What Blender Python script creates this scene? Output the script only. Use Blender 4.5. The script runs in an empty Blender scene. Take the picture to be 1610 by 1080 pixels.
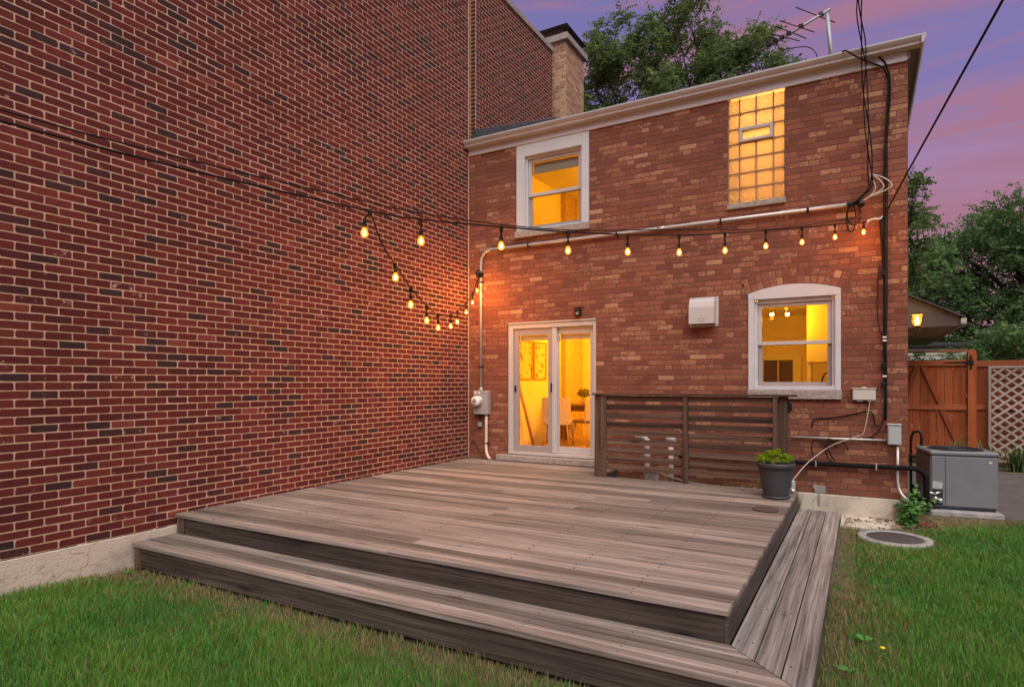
import bpy, bmesh, math, random
import numpy as np
from mathutils import Vector, Matrix

random.seed(7)
rng = np.random.default_rng(11)
S = bpy.context.scene
COL = S.collection

# ------------------------------------------------------------------ camera
TH = math.radians(29.6886)
CAM = Vector((5.682, -8.513, 1.64))
FPX, HYP = 964.7, 602.0
cam = bpy.data.cameras.new('camera')
cam.sensor_width = 36.0
cam.lens = FPX / 1610 * 36
cam.shift_y = 62.0 / 1610
cam.clip_start = 0.05
cam.clip_end = 2000
co = bpy.data.objects.new('camera', cam)
co.location = CAM
co.rotation_euler = (math.pi / 2, 0, TH)
COL.objects.link(co)
S.camera = co
FWD = (-math.sin(TH), math.cos(TH)); RGT = (math.cos(TH), math.sin(TH))


def proj(p):
    qx, qy, qz = p[0] - CAM.x, p[1] - CAM.y, p[2] - CAM.z
    de = qx * FWD[0] + qy * FWD[1]
    ri = qx * RGT[0] + qy * RGT[1]
    if de < .1:
        return (-9999, -9999, de)
    return (805 + FPX * ri / de, HYP - FPX * qz / de, de)


def unp(u, v, Y):
    a_, b_ = (u - 805) / FPX, (HYP - v) / FPX
    d_ = (FWD[0] + a_ * RGT[0], FWD[1] + a_ * RGT[1], b_)
    t_ = (Y - CAM.y) / d_[1]
    return (CAM.x + t_ * d_[0], Y, CAM.z + t_ * d_[2])


# ------------------------------------------------------------------ render / exposure
S.render.engine = 'CYCLES'
S.cycles.use_denoising = True
S.cycles.max_bounces = 8
S.cycles.transparent_max_bounces = 16
S.cycles.caustics_reflective = False
S.cycles.caustics_refractive = False
S.cycles.sample_clamp_indirect = 4.0
S.view_settings.view_transform = 'Standard'
S.view_settings.look = 'None'
S.view_settings.gamma = 1
S.view_settings.exposure = 0.95

# ------------------------------------------------------------------ world: dusk sky
W = bpy.data.worlds.new('World')
S.world = W
W.use_nodes = True
nt = W.node_tree
nt.nodes.clear()


def N(nt, t, **k):
    n = nt.nodes.new(t)
    for a, b in k.items():
        setattr(n, a, b)
    return n


def ramp(nt, stops, interp='LINEAR'):
    n = nt.nodes.new('ShaderNodeValToRGB')
    e = n.color_ramp.elements
    n.color_ramp.interpolation = interp
    while len(e) < len(stops):
        e.new(.5)
    for i, (p, c) in enumerate(stops):
        e[i].position = p
        e[i].color = (c[0], c[1], c[2], 1)
    return n


def world():
    L = nt.links.new
    out = N(nt, 'ShaderNodeOutputWorld')
    bg = N(nt, 'ShaderNodeBackground')
    tc = N(nt, 'ShaderNodeTexCoord')
    sep = N(nt, 'ShaderNodeSeparateXYZ')
    L(tc.outputs['Generated'], sep.inputs[0])
    base = ramp(nt, [(0.0, (.50, .24, .29)), (.17, (.47, .235, .31)), (.29, (.36, .225, .41)), (.38, (.225, .190, .43)), (.55, (.185, .172, .41)), (1, (.16, .15, .38))])
    # wavy height so that the bands are not level
    mp = N(nt, 'ShaderNodeMapping')
    mp.inputs['Scale'].default_value = (1.6, 1.6, 5.5)
    L(tc.outputs['Generated'], mp.inputs[0])
    nz = N(nt, 'ShaderNodeTexNoise')
    nz.inputs['Scale'].default_value = 1.5
    nz.inputs['Detail'].default_value = 5
    nz.inputs['Roughness'].default_value = .55
    nz.inputs['Distortion'].default_value = .4
    L(mp.outputs[0], nz.inputs['Vector'])
    ad = N(nt, 'ShaderNodeMath', operation='MULTIPLY_ADD')
    ad.inputs[1].default_value = .16
    L(nz.outputs[0], ad.inputs[0])
    sb = N(nt, 'ShaderNodeMath', operation='SUBTRACT')
    sb.inputs[1].default_value = .08
    L(sep.outputs['Z'], sb.inputs[0])
    L(sb.outputs[0], ad.inputs[2])
    L(ad.outputs[0], base.inputs[0])
    # rosy cloud bands
    mp2 = N(nt, 'ShaderNodeMapping')
    mp2.inputs['Scale'].default_value = (1.0, 1.0, 8.0)
    mp2.inputs['Location'].default_value = (3.1, 1.7, .25)
    L(tc.outputs['Generated'], mp2.inputs[0])
    n2 = N(nt, 'ShaderNodeTexNoise')
    n2.inputs['Scale'].default_value = 2.0
    n2.inputs['Detail'].default_value = 8
    n2.inputs['Roughness'].default_value = .58
    n2.inputs['Distortion'].default_value = .6
    L(mp2.outputs[0], n2.inputs['Vector'])
    r2 = ramp(nt, [(.43, (0, 0, 0)), (.60, (.9, .9, .9))])
    L(n2.outputs[0], r2.inputs[0])
    mx = N(nt, 'ShaderNodeMix', data_type='RGBA')
    mx.inputs['B'].default_value = (.40, .185, .27, 1)
    L(r2.outputs[0], mx.inputs['Factor'])
    L(base.outputs[0], mx.inputs['A'])
    L(mx.outputs['Result'], bg.inputs['Color'])
    bg.inputs['Strength'].default_value = 0.52
    L(bg.outputs[0], out.inputs[0])


world()

# ------------------------------------------------------------------ afterglow: one very soft sun
sun = bpy.data.lights.new('sun', 'SUN')
sun.energy = 2.0
sun.angle = math.radians(64)
sun.color = (.97, .97, .89)
so = bpy.data.objects.new('sun', sun)
so.rotation_euler = Vector((-.36, .48, -.80)).to_track_quat('-Z', 'Y').to_euler()
so.location = (5, -15, 15)
COL.objects.link(so)

# ------------------------------------------------------------------ materials
MATS = {}


def newmat(name):
    m = bpy.data.materials.new(name)
    m.use_nodes = True
    MATS[name] = m
    t = m.node_tree
    b = t.nodes['Principled BSDF']
    return m, t, b


def mat(name, c, rough=.6, metal=0, c2=None, sc=8, bump=0, bsc=None, emit=None, spec=.4, stretch=(1, 1, 1), lo=.35, hi=.65):
    m, t, b = newmat(name)
    L = t.links.new
    b.inputs['Base Color'].default_value = (*c, 1)
    b.inputs['Roughness'].default_value = rough
    b.inputs['Metallic'].default_value = metal
    b.inputs['Specular IOR Level'].default_value = spec
    if c2 or bump:
        ge = N(t, 'ShaderNodeNewGeometry')
        mp = N(t, 'ShaderNodeMapping')
        mp.inputs['Scale'].default_value = stretch
        L(ge.outputs['Position'], mp.inputs[0])
    if c2:
        nz = N(t, 'ShaderNodeTexNoise')
        nz.inputs['Scale'].default_value = sc
        nz.inputs['Detail'].default_value = 6
        nz.inputs['Roughness'].default_value = .65
        L(mp.outputs[0], nz.inputs['Vector'])
        r = ramp(t, [(lo, c), (hi, c2)])
        L(nz.outputs[0], r.inputs[0])
        L(r.outputs[0], b.inputs['Base Color'])
    if bump:
        n3 = N(t, 'ShaderNodeTexNoise')
        n3.inputs['Scale'].default_value = bsc or sc * 6
        n3.inputs['Detail'].default_value = 4
        L(mp.outputs[0], n3.inputs['Vector'])
        bp = N(t, 'ShaderNodeBump')
        bp.inputs['Strength'].default_value = bump
        bp.inputs['Distance'].default_value = .01
        L(n3.outputs[0], bp.inputs['Height'])
        L(bp.outputs[0], b.inputs['Normal'])
    if emit:
        b.inputs['Emission Color'].default_value = (*emit[0], 1)
        b.inputs['Emission Strength'].default_value = emit[1]
        m.cycles.emission_sampling = 'NONE'
    return m


def brickmat(name, stops, patch=None, wide=(.88, 1.08), nv=(.62, 1.3), psc=(14, 14, 30), pth=(.62, .70), dirt=None):
    m, t, b = newmat(name)
    L = t.links.new
    at = N(t, 'ShaderNodeAttribute', attribute_name='bc')
    sp = N(t, 'ShaderNodeSeparateColor')
    L(at.outputs['Color'], sp.inputs[0])
    r = ramp(t, stops)
    L(sp.outputs[0], r.inputs[0])
    ge = N(t, 'ShaderNodeNewGeometry')
    nz = N(t, 'ShaderNodeTexNoise')
    nz.inputs['Scale'].default_value = 26
    nz.inputs['Detail'].default_value = 6
    nz.inputs['Roughness'].default_value = .7
    L(ge.outputs['Position'], nz.inputs['Vector'])
    rv = ramp(t, [(.25, (nv[0],) * 3), (.5, (1, 1, 1)), (.8, (nv[1], nv[1] * .96, nv[1] * .93))])
    L(nz.outputs[0], rv.inputs[0])
    mu = N(t, 'ShaderNodeMix', data_type='RGBA', blend_type='MULTIPLY')
    mu.inputs['Factor'].default_value = 1
    L(r.outputs[0], mu.inputs['A'])
    L(rv.outputs[0], mu.inputs['B'])
    last = mu.outputs['Result']
    nw = N(t, 'ShaderNodeTexNoise')
    nw.inputs['Scale'].default_value = .9
    nw.inputs['Detail'].default_value = 5
    L(ge.outputs['Position'], nw.inputs['Vector'])
    rw = ramp(t, [(.32, (wide[0],) * 3), (.68, (wide[1],) * 3)])
    L(nw.outputs[0], rw.inputs[0])
    mw = N(t, 'ShaderNodeMix', data_type='RGBA', blend_type='MULTIPLY')
    mw.inputs['Factor'].default_value = 1
    L(last, mw.inputs['A'])
    L(rw.outputs[0], mw.inputs['B'])
    last = mw.outputs['Result']
    if patch:
        mp = N(t, 'ShaderNodeMapping')
        mp.inputs['Scale'].default_value = psc
        L(ge.outputs['Position'], mp.inputs[0])
        n2 = N(t, 'ShaderNodeTexNoise')
        n2.inputs['Scale'].default_value = 1
        n2.inputs['Detail'].default_value = 3
        n2.inputs['Roughness'].default_value = .6
        L(mp.outputs[0], n2.inputs['Vector'])
        ad = N(t, 'ShaderNodeMath', operation='MULTIPLY_ADD')
        ad.inputs[1].default_value = .34
        L(sp.outputs[1], ad.inputs[0])
        L(n2.outputs[0], ad.inputs[2])
        rp = ramp(t, [(pth[0], (0, 0, 0)), (pth[1], (1, 1, 1))])
        L(ad.outputs[0], rp.inputs[0])
        mx = N(t, 'ShaderNodeMix', data_type='RGBA')
        mx.inputs['B'].default_value = (*patch, 1)
        fm = N(t, 'ShaderNodeMath', operation='MULTIPLY')
        L(rp.outputs[0], fm.inputs[0])
        L(sp.outputs[2], fm.inputs[1])
        L(fm.outputs[0], mx.inputs['Factor'])
        L(last, mx.inputs['A'])
        last = mx.outputs['Result']
    L(last, b.inputs['Base Color'])
    b.inputs['Roughness'].default_value = .85
    b.inputs['Specular IOR Level'].default_value = .25
    n3 = N(t, 'ShaderNodeTexNoise')
    n3.inputs['Scale'].default_value = 130
    n3.inputs['Detail'].default_value = 5
    L(ge.outputs['Position'], n3.inputs['Vector'])
    bp = N(t, 'ShaderNodeBump')
    bp.inputs['Strength'].default_value = .35
    bp.inputs['Distance'].default_value = .004
    L(n3.outputs[0], bp.inputs['Height'])
    L(bp.outputs[0], b.inputs['Normal'])
    return m


def woodmat(name, axis, dark, mid, light, rough=.8, knots=True, fine=85, vary=.5):
    m, t, b = newmat(name)
    L = t.links.new
    at = N(t, 'ShaderNodeAttribute', attribute_name='bc')
    ge = N(t, 'ShaderNodeNewGeometry')
    of = N(t, 'ShaderNodeVectorMath', operation='MULTIPLY_ADD')
    of.inputs[1].default_value = (37, 29, 41)
    L(at.outputs['Color'], of.inputs[0])
    L(ge.outputs['Position'], of.inputs[2])

    def mapped(along, across):
        mp = N(t, 'ShaderNodeMapping')
        s = [across] * 3
        s['xyz'.index(axis)] = along
        mp.inputs['Scale'].default_value = s
        L(of.outputs[0], mp.inputs[0])
        return mp.outputs[0]
    n1 = N(t, 'ShaderNodeTexNoise')
    n1.inputs['Scale'].default_value = 1
    n1.inputs['Detail'].default_value = 7
    n1.inputs['Roughness'].default_value = .62
    n1.inputs['Distortion'].default_value = .35
    L(mapped(.55, 20), n1.inputs['Vector'])
    n2 = N(t, 'ShaderNodeTexNoise')
    n2.inputs['Scale'].default_value = 1
    n2.inputs['Detail'].default_value = 6
    n2.inputs['Roughness'].default_value = .7
    L(mapped(1.3, fine), n2.inputs['Vector'])
    mi = N(t, 'ShaderNodeMix', data_type='FLOAT')
    mi.inputs[0].default_value = .5
    L(n1.outputs[0], mi.inputs[2])
    L(n2.outputs[0], mi.inputs[3])
    r = ramp(t, [(.34, dark), (.47, mid), (.62, light)])
    L(mi.outputs[0], r.inputs[0])
    # board to board tone
    sp = N(t, 'ShaderNodeSeparateColor')
    L(at.outputs['Color'], sp.inputs[0])
    rv = ramp(t, [(0, (1 - vary, 1 - vary * 1.02, 1 - vary * 1.05)), (.5, (1, .98, .97)), (1, (1 + vary * .7, 1 + vary * .66, 1 + vary * .62))])
    L(sp.outputs[0], rv.inputs[0])
    mu = N(t, 'ShaderNodeMix', data_type='RGBA', blend_type='MULTIPLY')
    mu.inputs['Factor'].default_value = 1
    L(r.outputs[0], mu.inputs['A'])
    L(rv.outputs[0], mu.inputs['B'])
    last = mu.outputs['Result']
    # wide stains
    n4 = N(t, 'ShaderNodeTexNoise')
    n4.inputs['Scale'].default_value = 1.7
    n4.inputs['Detail'].default_value = 4
    L(ge.outputs['Position'], n4.inputs['Vector'])
    rs = ramp(t, [(.3, (.72, .70, .70)), (.65, (1.12, 1.1, 1.09))])
    L(n4.outputs[0], rs.inputs[0])
    m2 = N(t, 'ShaderNodeMix', data_type='RGBA', blend_type='MULTIPLY')
    m2.inputs['Factor'].default_value = .4
    L(last, m2.inputs['A'])
    L(rs.outputs[0], m2.inputs['B'])
    last = m2.outputs['Result']
    if knots:
        vo = N(t, 'ShaderNodeTexVoronoi')
        vo.inputs['Scale'].default_value = 1
        L(mapped(1.3, 5.5), vo.inputs['Vector'])
        rk = ramp(t, [(.045, (.22, .18, .17)), (.11, (.75, .72, .7)), (.16, (1, 1, 1))])
        L(vo.outputs['Distance'], rk.inputs[0])
        m3 = N(t, 'ShaderNodeMix', data_type='RGBA', blend_type='MULTIPLY')
        m3.inputs['Factor'].default_value = .85
        L(last, m3.inputs['A'])
        L(rk.outputs[0], m3.inputs['B'])
        last = m3.outputs['Result']
    L(last, b.inputs['Base Color'])
    b.inputs['Roughness'].default_value = rough
    b.inputs['Specular IOR Level'].default_value = .25
    bp = N(t, 'ShaderNodeBump')
    bp.inputs['Strength'].default_value = .3
    bp.inputs['Distance'].default_value = .004
    L(mi.outputs[0], bp.inputs['Height'])
    L(bp.outputs[0], b.inputs['Normal'])
    return m


def glassmat(name, tint=(1, 1, 1), refl=.06):
    m = bpy.data.materials.new(name)
    m.use_nodes = True
    MATS[name] = m
    t = m.node_tree
    t.nodes.clear()
    o = N(t, 'ShaderNodeOutputMaterial')
    tr = N(t, 'ShaderNodeBsdfTransparent')
    tr.inputs[0].default_value = (*tint, 1)
    gl = N(t, 'ShaderNodeBsdfGlossy')
    gl.inputs['Roughness'].default_value = .02
    fr = N(t, 'ShaderNodeFresnel')
    fr.inputs[0].default_value = 1.22
    mx = N(t, 'ShaderNodeMixShader')
    t.links.new(fr.outputs[0], mx.inputs[0])
    t.links.new(tr.outputs[0], mx.inputs[1])
    t.links.new(gl.outputs[0], mx.inputs[2])
    t.links.new(mx.outputs[0], o.inputs[0])
    return m


brickmat('brick_red', [(0, (.040, .022, .023)), (.06, (.058, .026, .026)), (.10, (.070, .022, .021)), (.13, (.086, .019, .018)), (.55, (.128, .023, .019)), (.95, (.155, .030, .023)), (1, (.23, .058, .038))], patch=(.42, .30, .23), psc=(15, 15, 15), pth=(.92, 1.0), wide=(.80, 1.12))
mat('mortar_tan', (.48, .325, .215), .95, c2=(.64, .45, .31), sc=9, bump=.5, bsc=160)
brickmat('brick_common', [(0, (.170, .061, .040)), (.5, (.220, .079, .048)), (.955, (.275, .103, .060)), (.975, (.37, .19, .105)), (1, (.45, .25, .145))], patch=(.43, .23, .125), psc=(30, 30, 34), pth=(.70, .84), nv=(.78, 1.18))
mat('mortar_brown', (.140, .060, .043), .95, c2=(.19, .077, .053), sc=6, bump=.6, bsc=120)
brickmat('brick_tan', [(0, (.30, .17, .105)), (.5, (.42, .25, .155)), (1, (.52, .33, .21))])
brickmat('brick_soot', [(0, (.05, .035, .03)), (1, (.10, .07, .06))])
mat('concrete', (.36, .30, .24), .9, c2=(.60, .53, .43), sc=2.6, bump=.6, bsc=55, lo=.28, hi=.52)


def cracks(m, sc=1.1, w=.006):
    t = m.node_tree; L = t.links.new
    b = t.nodes['Principled BSDF']
    src = b.inputs['Base Color'].links[0].from_socket
    ge = N(t, 'ShaderNodeNewGeometry')
    nz = N(t, 'ShaderNodeTexNoise'); nz.inputs['Scale'].default_value = 3; nz.inputs['Detail'].default_value = 5
    L(ge.outputs['Position'], nz.inputs['Vector'])
    ma = N(t, 'ShaderNodeVectorMath', operation='MULTIPLY_ADD'); ma.inputs[1].default_value = (.5, .5, .5)
    L(nz.outputs['Color'], ma.inputs[0]); L(ge.outputs['Position'], ma.inputs[2])
    vo = N(t, 'ShaderNodeTexVoronoi', feature='DISTANCE_TO_EDGE'); vo.inputs['Scale'].default_value = sc
    L(ma.outputs[0], vo.inputs['Vector'])
    rp = ramp(t, [(0, (.5, .45, .42)), (w * .5, (.75, .7, .66)), (w * 1.2, (1, 1, 1))])
    L(vo.outputs['Distance'], rp.inputs[0])
    n4 = N(t, 'ShaderNodeTexNoise'); n4.inputs['Scale'].default_value = 5.5; n4.inputs['Detail'].default_value = 7; n4.inputs['Roughness'].default_value = .7
    L(ge.outputs['Position'], n4.inputs['Vector'])
    r4 = ramp(t, [(.30, (.55, .52, .48)), (.42, (1, 1, 1))])
    L(n4.outputs[0], r4.inputs[0])
    last = src
    for q in (rp.outputs[0], r4.outputs[0]):
        mu = N(t, 'ShaderNodeMix', data_type='RGBA', blend_type='MULTIPLY'); mu.inputs['Factor'].default_value = 1
        L(last, mu.inputs['A']); L(q, mu.inputs['B']); last = mu.outputs['Result']
    L(last, b.inputs['Base Color'])


cracks(MATS['concrete'])
mat('concrete_grey', (.24, .22, .21), .9, c2=(.40, .37, .345), sc=9, bump=.5, bsc=90)
mat('limestone', (.24, .21, .19), .9, c2=(.40, .35, .31), sc=22, bump=.5, bsc=90)
mat('white_paint', (.50, .50, .525), .45, c2=(.58, .58, .60), sc=3, lo=.2, hi=.6)
mat('white_vinyl', (.50, .475, .46), .4)
mat('taupe', (.33, .29, .275), .5)
mat('gutter_paint', (.43, .41, .41), .4, c2=(.50, .48, .47), sc=2)
mat('soffit_paint', (.40, .36, .34), .6)
mat('roof_dark', (.035, .035, .042), .85, c2=(.06, .058, .065), sc=12)
mat('black_rubber', (.010, .009, .009), .8, spec=.15)
mat('black_metal', (.015, .014, .015), .4, metal=.3)
mat('conduit', (.55, .52, .50), .42, metal=.55)
mat('pale_pipe', (.62, .52, .42), .5)
mat('meter_grey', (.36, .37, .38), .45, metal=.2, c2=(.40, .41, .42), sc=5)
mat('box_grey', (.42, .44, .43), .5)
mat('cable_box', (.55, .53, .46), .55)
mat('paper_white', (.75, .73, .70), .7)
mat('ink', (.05, .05, .05), .7)
mat('cable_white', (.50, .44, .37), .5)
mat('pvc', (.62, .61, .60), .4)
mat('pot_grey', (.045, .047, .053), .5, spec=.5)
mat('soil', (.03, .02, .015), 1)
mat('sedum', (.20, .34, .02), .6, c2=(.36, .48, .035), sc=30)
mat('weed_leaf', (.045, .155, .025), .5, c2=(.075, .22, .035), sc=9)
mat('weed_stem', (.10, .12, .04), .6)
mat('strap_leaf', (.05, .10, .022), .55, c2=(.10, .16, .04), sc=8)
mat('dry_leaf', (.12, .075, .04), .9, c2=(.24, .16, .09), sc=30)
mat('brick_chip', (.20, .05, .035), .9, bump=.4)
mat('ac_paint', (.165, .17, .18), .45, c2=(.185, .19, .20), sc=4, spec=.45)
mat('ac_dark', (.02, .022, .028), .5)
mat('copper', (.45, .22, .12), .4, metal=.8)
mat('bright_metal', (.7, .69, .68), .25, metal=.9)
mat('asphalt', (.085, .072, .068), .9, c2=(.125, .108, .10), sc=3, bump=.6, bsc=90)
mat('dirt', (.10, .085, .045), 1, c2=(.17, .13, .075), sc=7, bump=.7, bsc=40)
mat('lawn_soil', (.045, .058, .018), 1, c2=(.075, .08, .03), sc=9, bump=.8, bsc=60)
mat('tree_bark', (.045, .035, .028), .95, c2=(.08, .062, .05), sc=12, bump=.8, bsc=30)
mat('siding_dark', (.10, .095, .10), .7, bump=.2)
mat('siding_pale', (.50, .44, .36), .7)
mat('awning_dark', (.06, .052, .055), .6)
mat('soffit_wood', (.30, .24, .18), .7)
mat('lantern_metal', (.10, .07, .03), .4, metal=.7)
mat('lantern_glow', (.9, .6, .2), .5, emit=((1, .55, .13), 16))
mat('plaster', (.84, .74, .48), .85, c2=(.86, .76, .50), sc=2)
mat('ceiling', (.85, .82, .7), .9)
mat('floor_oak', (.42, .25, .10), .35, c2=(.52, .32, .14), sc=5, stretch=(1, 12, 1))
mat('chair_fabric', (.62, .55, .44), .8)
mat('chair_seat', (.20, .12, .06), .6)
mat('oak', (.45, .28, .12), .5, c2=(.55, .36, .17), sc=6, stretch=(10, 10, 1))
mat('walnut', (.16, .085, .04), .5, c2=(.22, .12, .06), sc=5, stretch=(1, 8, 8))
mat('picture_frame', (.50, .30, .12), .5)
mat('picture_art', (.72, .62, .42), .8, c2=(.22, .12, .05), sc=11, lo=.54, hi=.60)
mat('block_mortar', (.30, .19, .11), .9)
mat('cabinet_white', (.85, .83, .70), .5)
mat('dark_door', (.09, .06, .035), .5)
mat('blind', (.42, .36, .27), .7)
mat('bouquet', (.12, .14, .05), .8, c2=(.25, .2, .1), sc=20)
mat('lamp_glow', (1, .8, .5), .5, emit=((1, .62, .2), 6))
mat('filament', (1, .8, .5), .5, emit=((1, .50, .11), 22))
mat('screw', (.04, .035, .03), .5, metal=.5)
mat('flower', (.85, .6, .02), .6)
mat('label_green', (.22, .30, .32), .6, c2=(.5, .52, .45), sc=25)
woodmat('deck_wood', 'x', (.050, .038, .031), (.190, .153, .130), (.375, .315, .270), vary=.42)
woodmat('deck_wood_y', 'y', (.046, .038, .034), (.165, .142, .128), (.34, .30, .27), vary=.24)
woodmat('fascia_wood', 'x', (.018, .013, .011), (.060, .044, .036), (.155, .118, .095), vary=.3)
woodmat('fascia_wood_y', 'y', (.022, .018, .016), (.065, .053, .047), (.14, .115, .10), vary=.25)
woodmat('post_wood', 'z', (.026, .014, .010), (.088, .050, .035), (.185, .122, .088), vary=.3)
woodmat('slat_wood', 'x', (.024, .012, .008), (.088, .050, .034), (.18, .118, .084), vary=.55)
woodmat('cedar', 'z', (.16, .036, .012), (.28, .068, .021), (.38, .10, .034), vary=.3)
woodmat('cedar_x', 'x', (.19, .052, .020), (.29, .082, .030), (.38, .12, .045), vary=.2)
woodmat('lattice_wood', 'z', (.25, .20, .17), (.36, .30, .26), (.46, .39, .35), vary=.2, knots=False)
glassmat('glass')
glassmat('bulb_glass_clear', (1, .86, .62))


def bulbglass():
    m = bpy.data.materials.new('bulb_glass')
    m.use_nodes = True
    MATS['bulb_glass'] = m
    t = m.node_tree
    t.nodes.clear()
    o = N(t, 'ShaderNodeOutputMaterial')
    tr = N(t, 'ShaderNodeBsdfTransparent')
    tr.inputs[0].default_value = (1, .9, .72, 1)
    em = N(t, 'ShaderNodeEmission')
    em.inputs[0].default_value = (1, .26, .018, 1)
    em.inputs[1].default_value = 2.2
    mx = N(t, 'ShaderNodeMixShader')
    mx.inputs[0].default_value = .38
    t.links.new(tr.outputs[0], mx.inputs[1])
    t.links.new(em.outputs[0], mx.inputs[2])
    t.links.new(mx.outputs[0], o.inputs[0])
    m.cycles.emission_sampling = 'NONE'


bulbglass()


def blockglass():
    # wavy pressed glass block: lets the room's light through, scattered
    m, t, b = newmat('block_glass')
    L = t.links.new
    o = t.nodes['Material Output']
    ge = N(t, 'ShaderNodeNewGeometry')
    mp = N(t, 'ShaderNodeMapping')
    mp.inputs['Rotation'].default_value = (0, math.radians(45), 0)
    L(ge.outputs['Position'], mp.inputs[0])
    vs = []
    sp = N(t, 'ShaderNodeSeparateXYZ')
    L(mp.outputs[0], sp.inputs[0])
    for k in ('X', 'Z'):
        ml = N(t, 'ShaderNodeMath', operation='MULTIPLY')
        ml.inputs[1].default_value = 2 * math.pi / .026
        L(sp.outputs[k], ml.inputs[0])
        sn = N(t, 'ShaderNodeMath', operation='SINE')
        L(ml.outputs[0], sn.inputs[0])
        vs.append(sn.outputs[0])
    pr = N(t, 'ShaderNodeMath', operation='ADD')
    L(vs[0], pr.inputs[0])
    L(vs[1], pr.inputs[1])
    bp = N(t, 'ShaderNodeBump')
    bp.inputs['Strength'].default_value = .8
    bp.inputs['Distance'].default_value = .005
    L(pr.outputs[0], bp.inputs['Height'])
    tl = N(t, 'ShaderNodeBsdfTranslucent')
    tl.inputs[0].default_value = (1, .90, .70, 1)
    L(bp.outputs[0], tl.inputs['Normal'])
    gl = N(t, 'ShaderNodeBsdfGlossy')
    gl.inputs['Roughness'].default_value = .12
    L(bp.outputs[0], gl.inputs['Normal'])
    rf = N(t, 'ShaderNodeBsdfRefraction')
    rf.inputs['IOR'].default_value = 1.25
    rf.inputs['Roughness'].default_value = .25
    rf.inputs[0].default_value = (1, .93, .75, 1)
    L(bp.outputs[0], rf.inputs['Normal'])
    m1 = N(t, 'ShaderNodeMixShader')
    m1.inputs[0].default_value = .18
    L(tl.outputs[0], m1.inputs[1])
    L(rf.outputs[0], m1.inputs[2])
    m2 = N(t, 'ShaderNodeMixShader')
    m2.inputs[0].default_value = .10
    L(m1.outputs[0], m2.inputs[1])
    L(gl.outputs[0], m2.inputs[2])
    L(m2.outputs[0], o.inputs[0])


blockglass()


def leafmat(name, c1, c2, trans=.35):
    m = bpy.data.materials.new(name)
    m.use_nodes = True
    MATS[name] = m
    t = m.node_tree
    t.nodes.clear()
    L = t.links.new
    o = N(t, 'ShaderNodeOutputMaterial')
    at = N(t, 'ShaderNodeAttribute', attribute_name='bc')
    sp = N(t, 'ShaderNodeSeparateColor')
    L(at.outputs['Color'], sp.inputs[0])
    r = ramp(t, [(0, c1), (1, c2)])
    L(sp.outputs[0], r.inputs[0])
    d = N(t, 'ShaderNodeBsdfDiffuse')
    tl = N(t, 'ShaderNodeBsdfTranslucent')
    L(r.outputs[0], d.inputs[0])
    L(r.outputs[0], tl.inputs[0])
    mx = N(t, 'ShaderNodeMixShader')
    mx.inputs[0].default_value = trans
    L(d.outputs[0], mx.inputs[1])
    L(tl.outputs[0], mx.inputs[2])
    L(mx.outputs[0], o.inputs[0])


leafmat('leaf_locust', (.070, .115, .038), (.22, .30, .105))
leafmat('leaf_dark', (.055, .112, .042), (.21, .34, .125))


def grassmat():
    m = bpy.data.materials.new('grass')
    m.use_nodes = True
    MATS['grass'] = m
    t = m.node_tree
    t.nodes.clear()
    L = t.links.new
    o = N(t, 'ShaderNodeOutputMaterial')
    at = N(t, 'ShaderNodeAttribute', attribute_name='bc')
    d = N(t, 'ShaderNodeBsdfPrincipled')
    d.inputs['Roughness'].default_value = .55
    d.inputs['Specular IOR Level'].default_value = .3
    tl = N(t, 'ShaderNodeBsdfTranslucent')
    L(at.outputs['Color'], d.inputs[0])
    L(at.outputs['Color'], tl.inputs[0])
    mx = N(t, 'ShaderNodeMixShader')
    mx.inputs[0].default_value = .35
    L(d.outputs[0], mx.inputs[1])
    L(tl.outputs[0], mx.inputs[2])
    L(mx.outputs[0], o.inputs[0])


grassmat()

# ------------------------------------------------------------------ object helpers
WLOC = {}


def tag(o, label=None, cat=None, group=None, kind=None):
    if label: o['label'] = label
    if cat: o['category'] = cat
    if group: o['group'] = group
    if kind: o['kind'] = kind
    return o


def thing(name, label, cat, loc, group=None):
    o = bpy.data.objects.new(name, None)
    o.empty_display_size = .1
    o.location = loc
    COL.objects.link(o)
    WLOC[o] = Vector(loc)
    return tag(o, label, cat, group)


def catmull(pts, n=8):
    P = [Vector(p) for p in pts]
    P = [P[0] * 2 - P[1]] + P + [P[-1] * 2 - P[-2]]
    out = []
    for i in range(1, len(P) - 2):
        a, b, c, d = P[i - 1:i + 3]
        for k in range(n):
            t = k / n
            out.append(.5 * ((2 * b) + (c - a) * t + (2 * a - 5 * b + 4 * c - d) * t * t + (3 * b - a - 3 * c + d) * t ** 3))
    out.append(P[-2])
    return out


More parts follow.
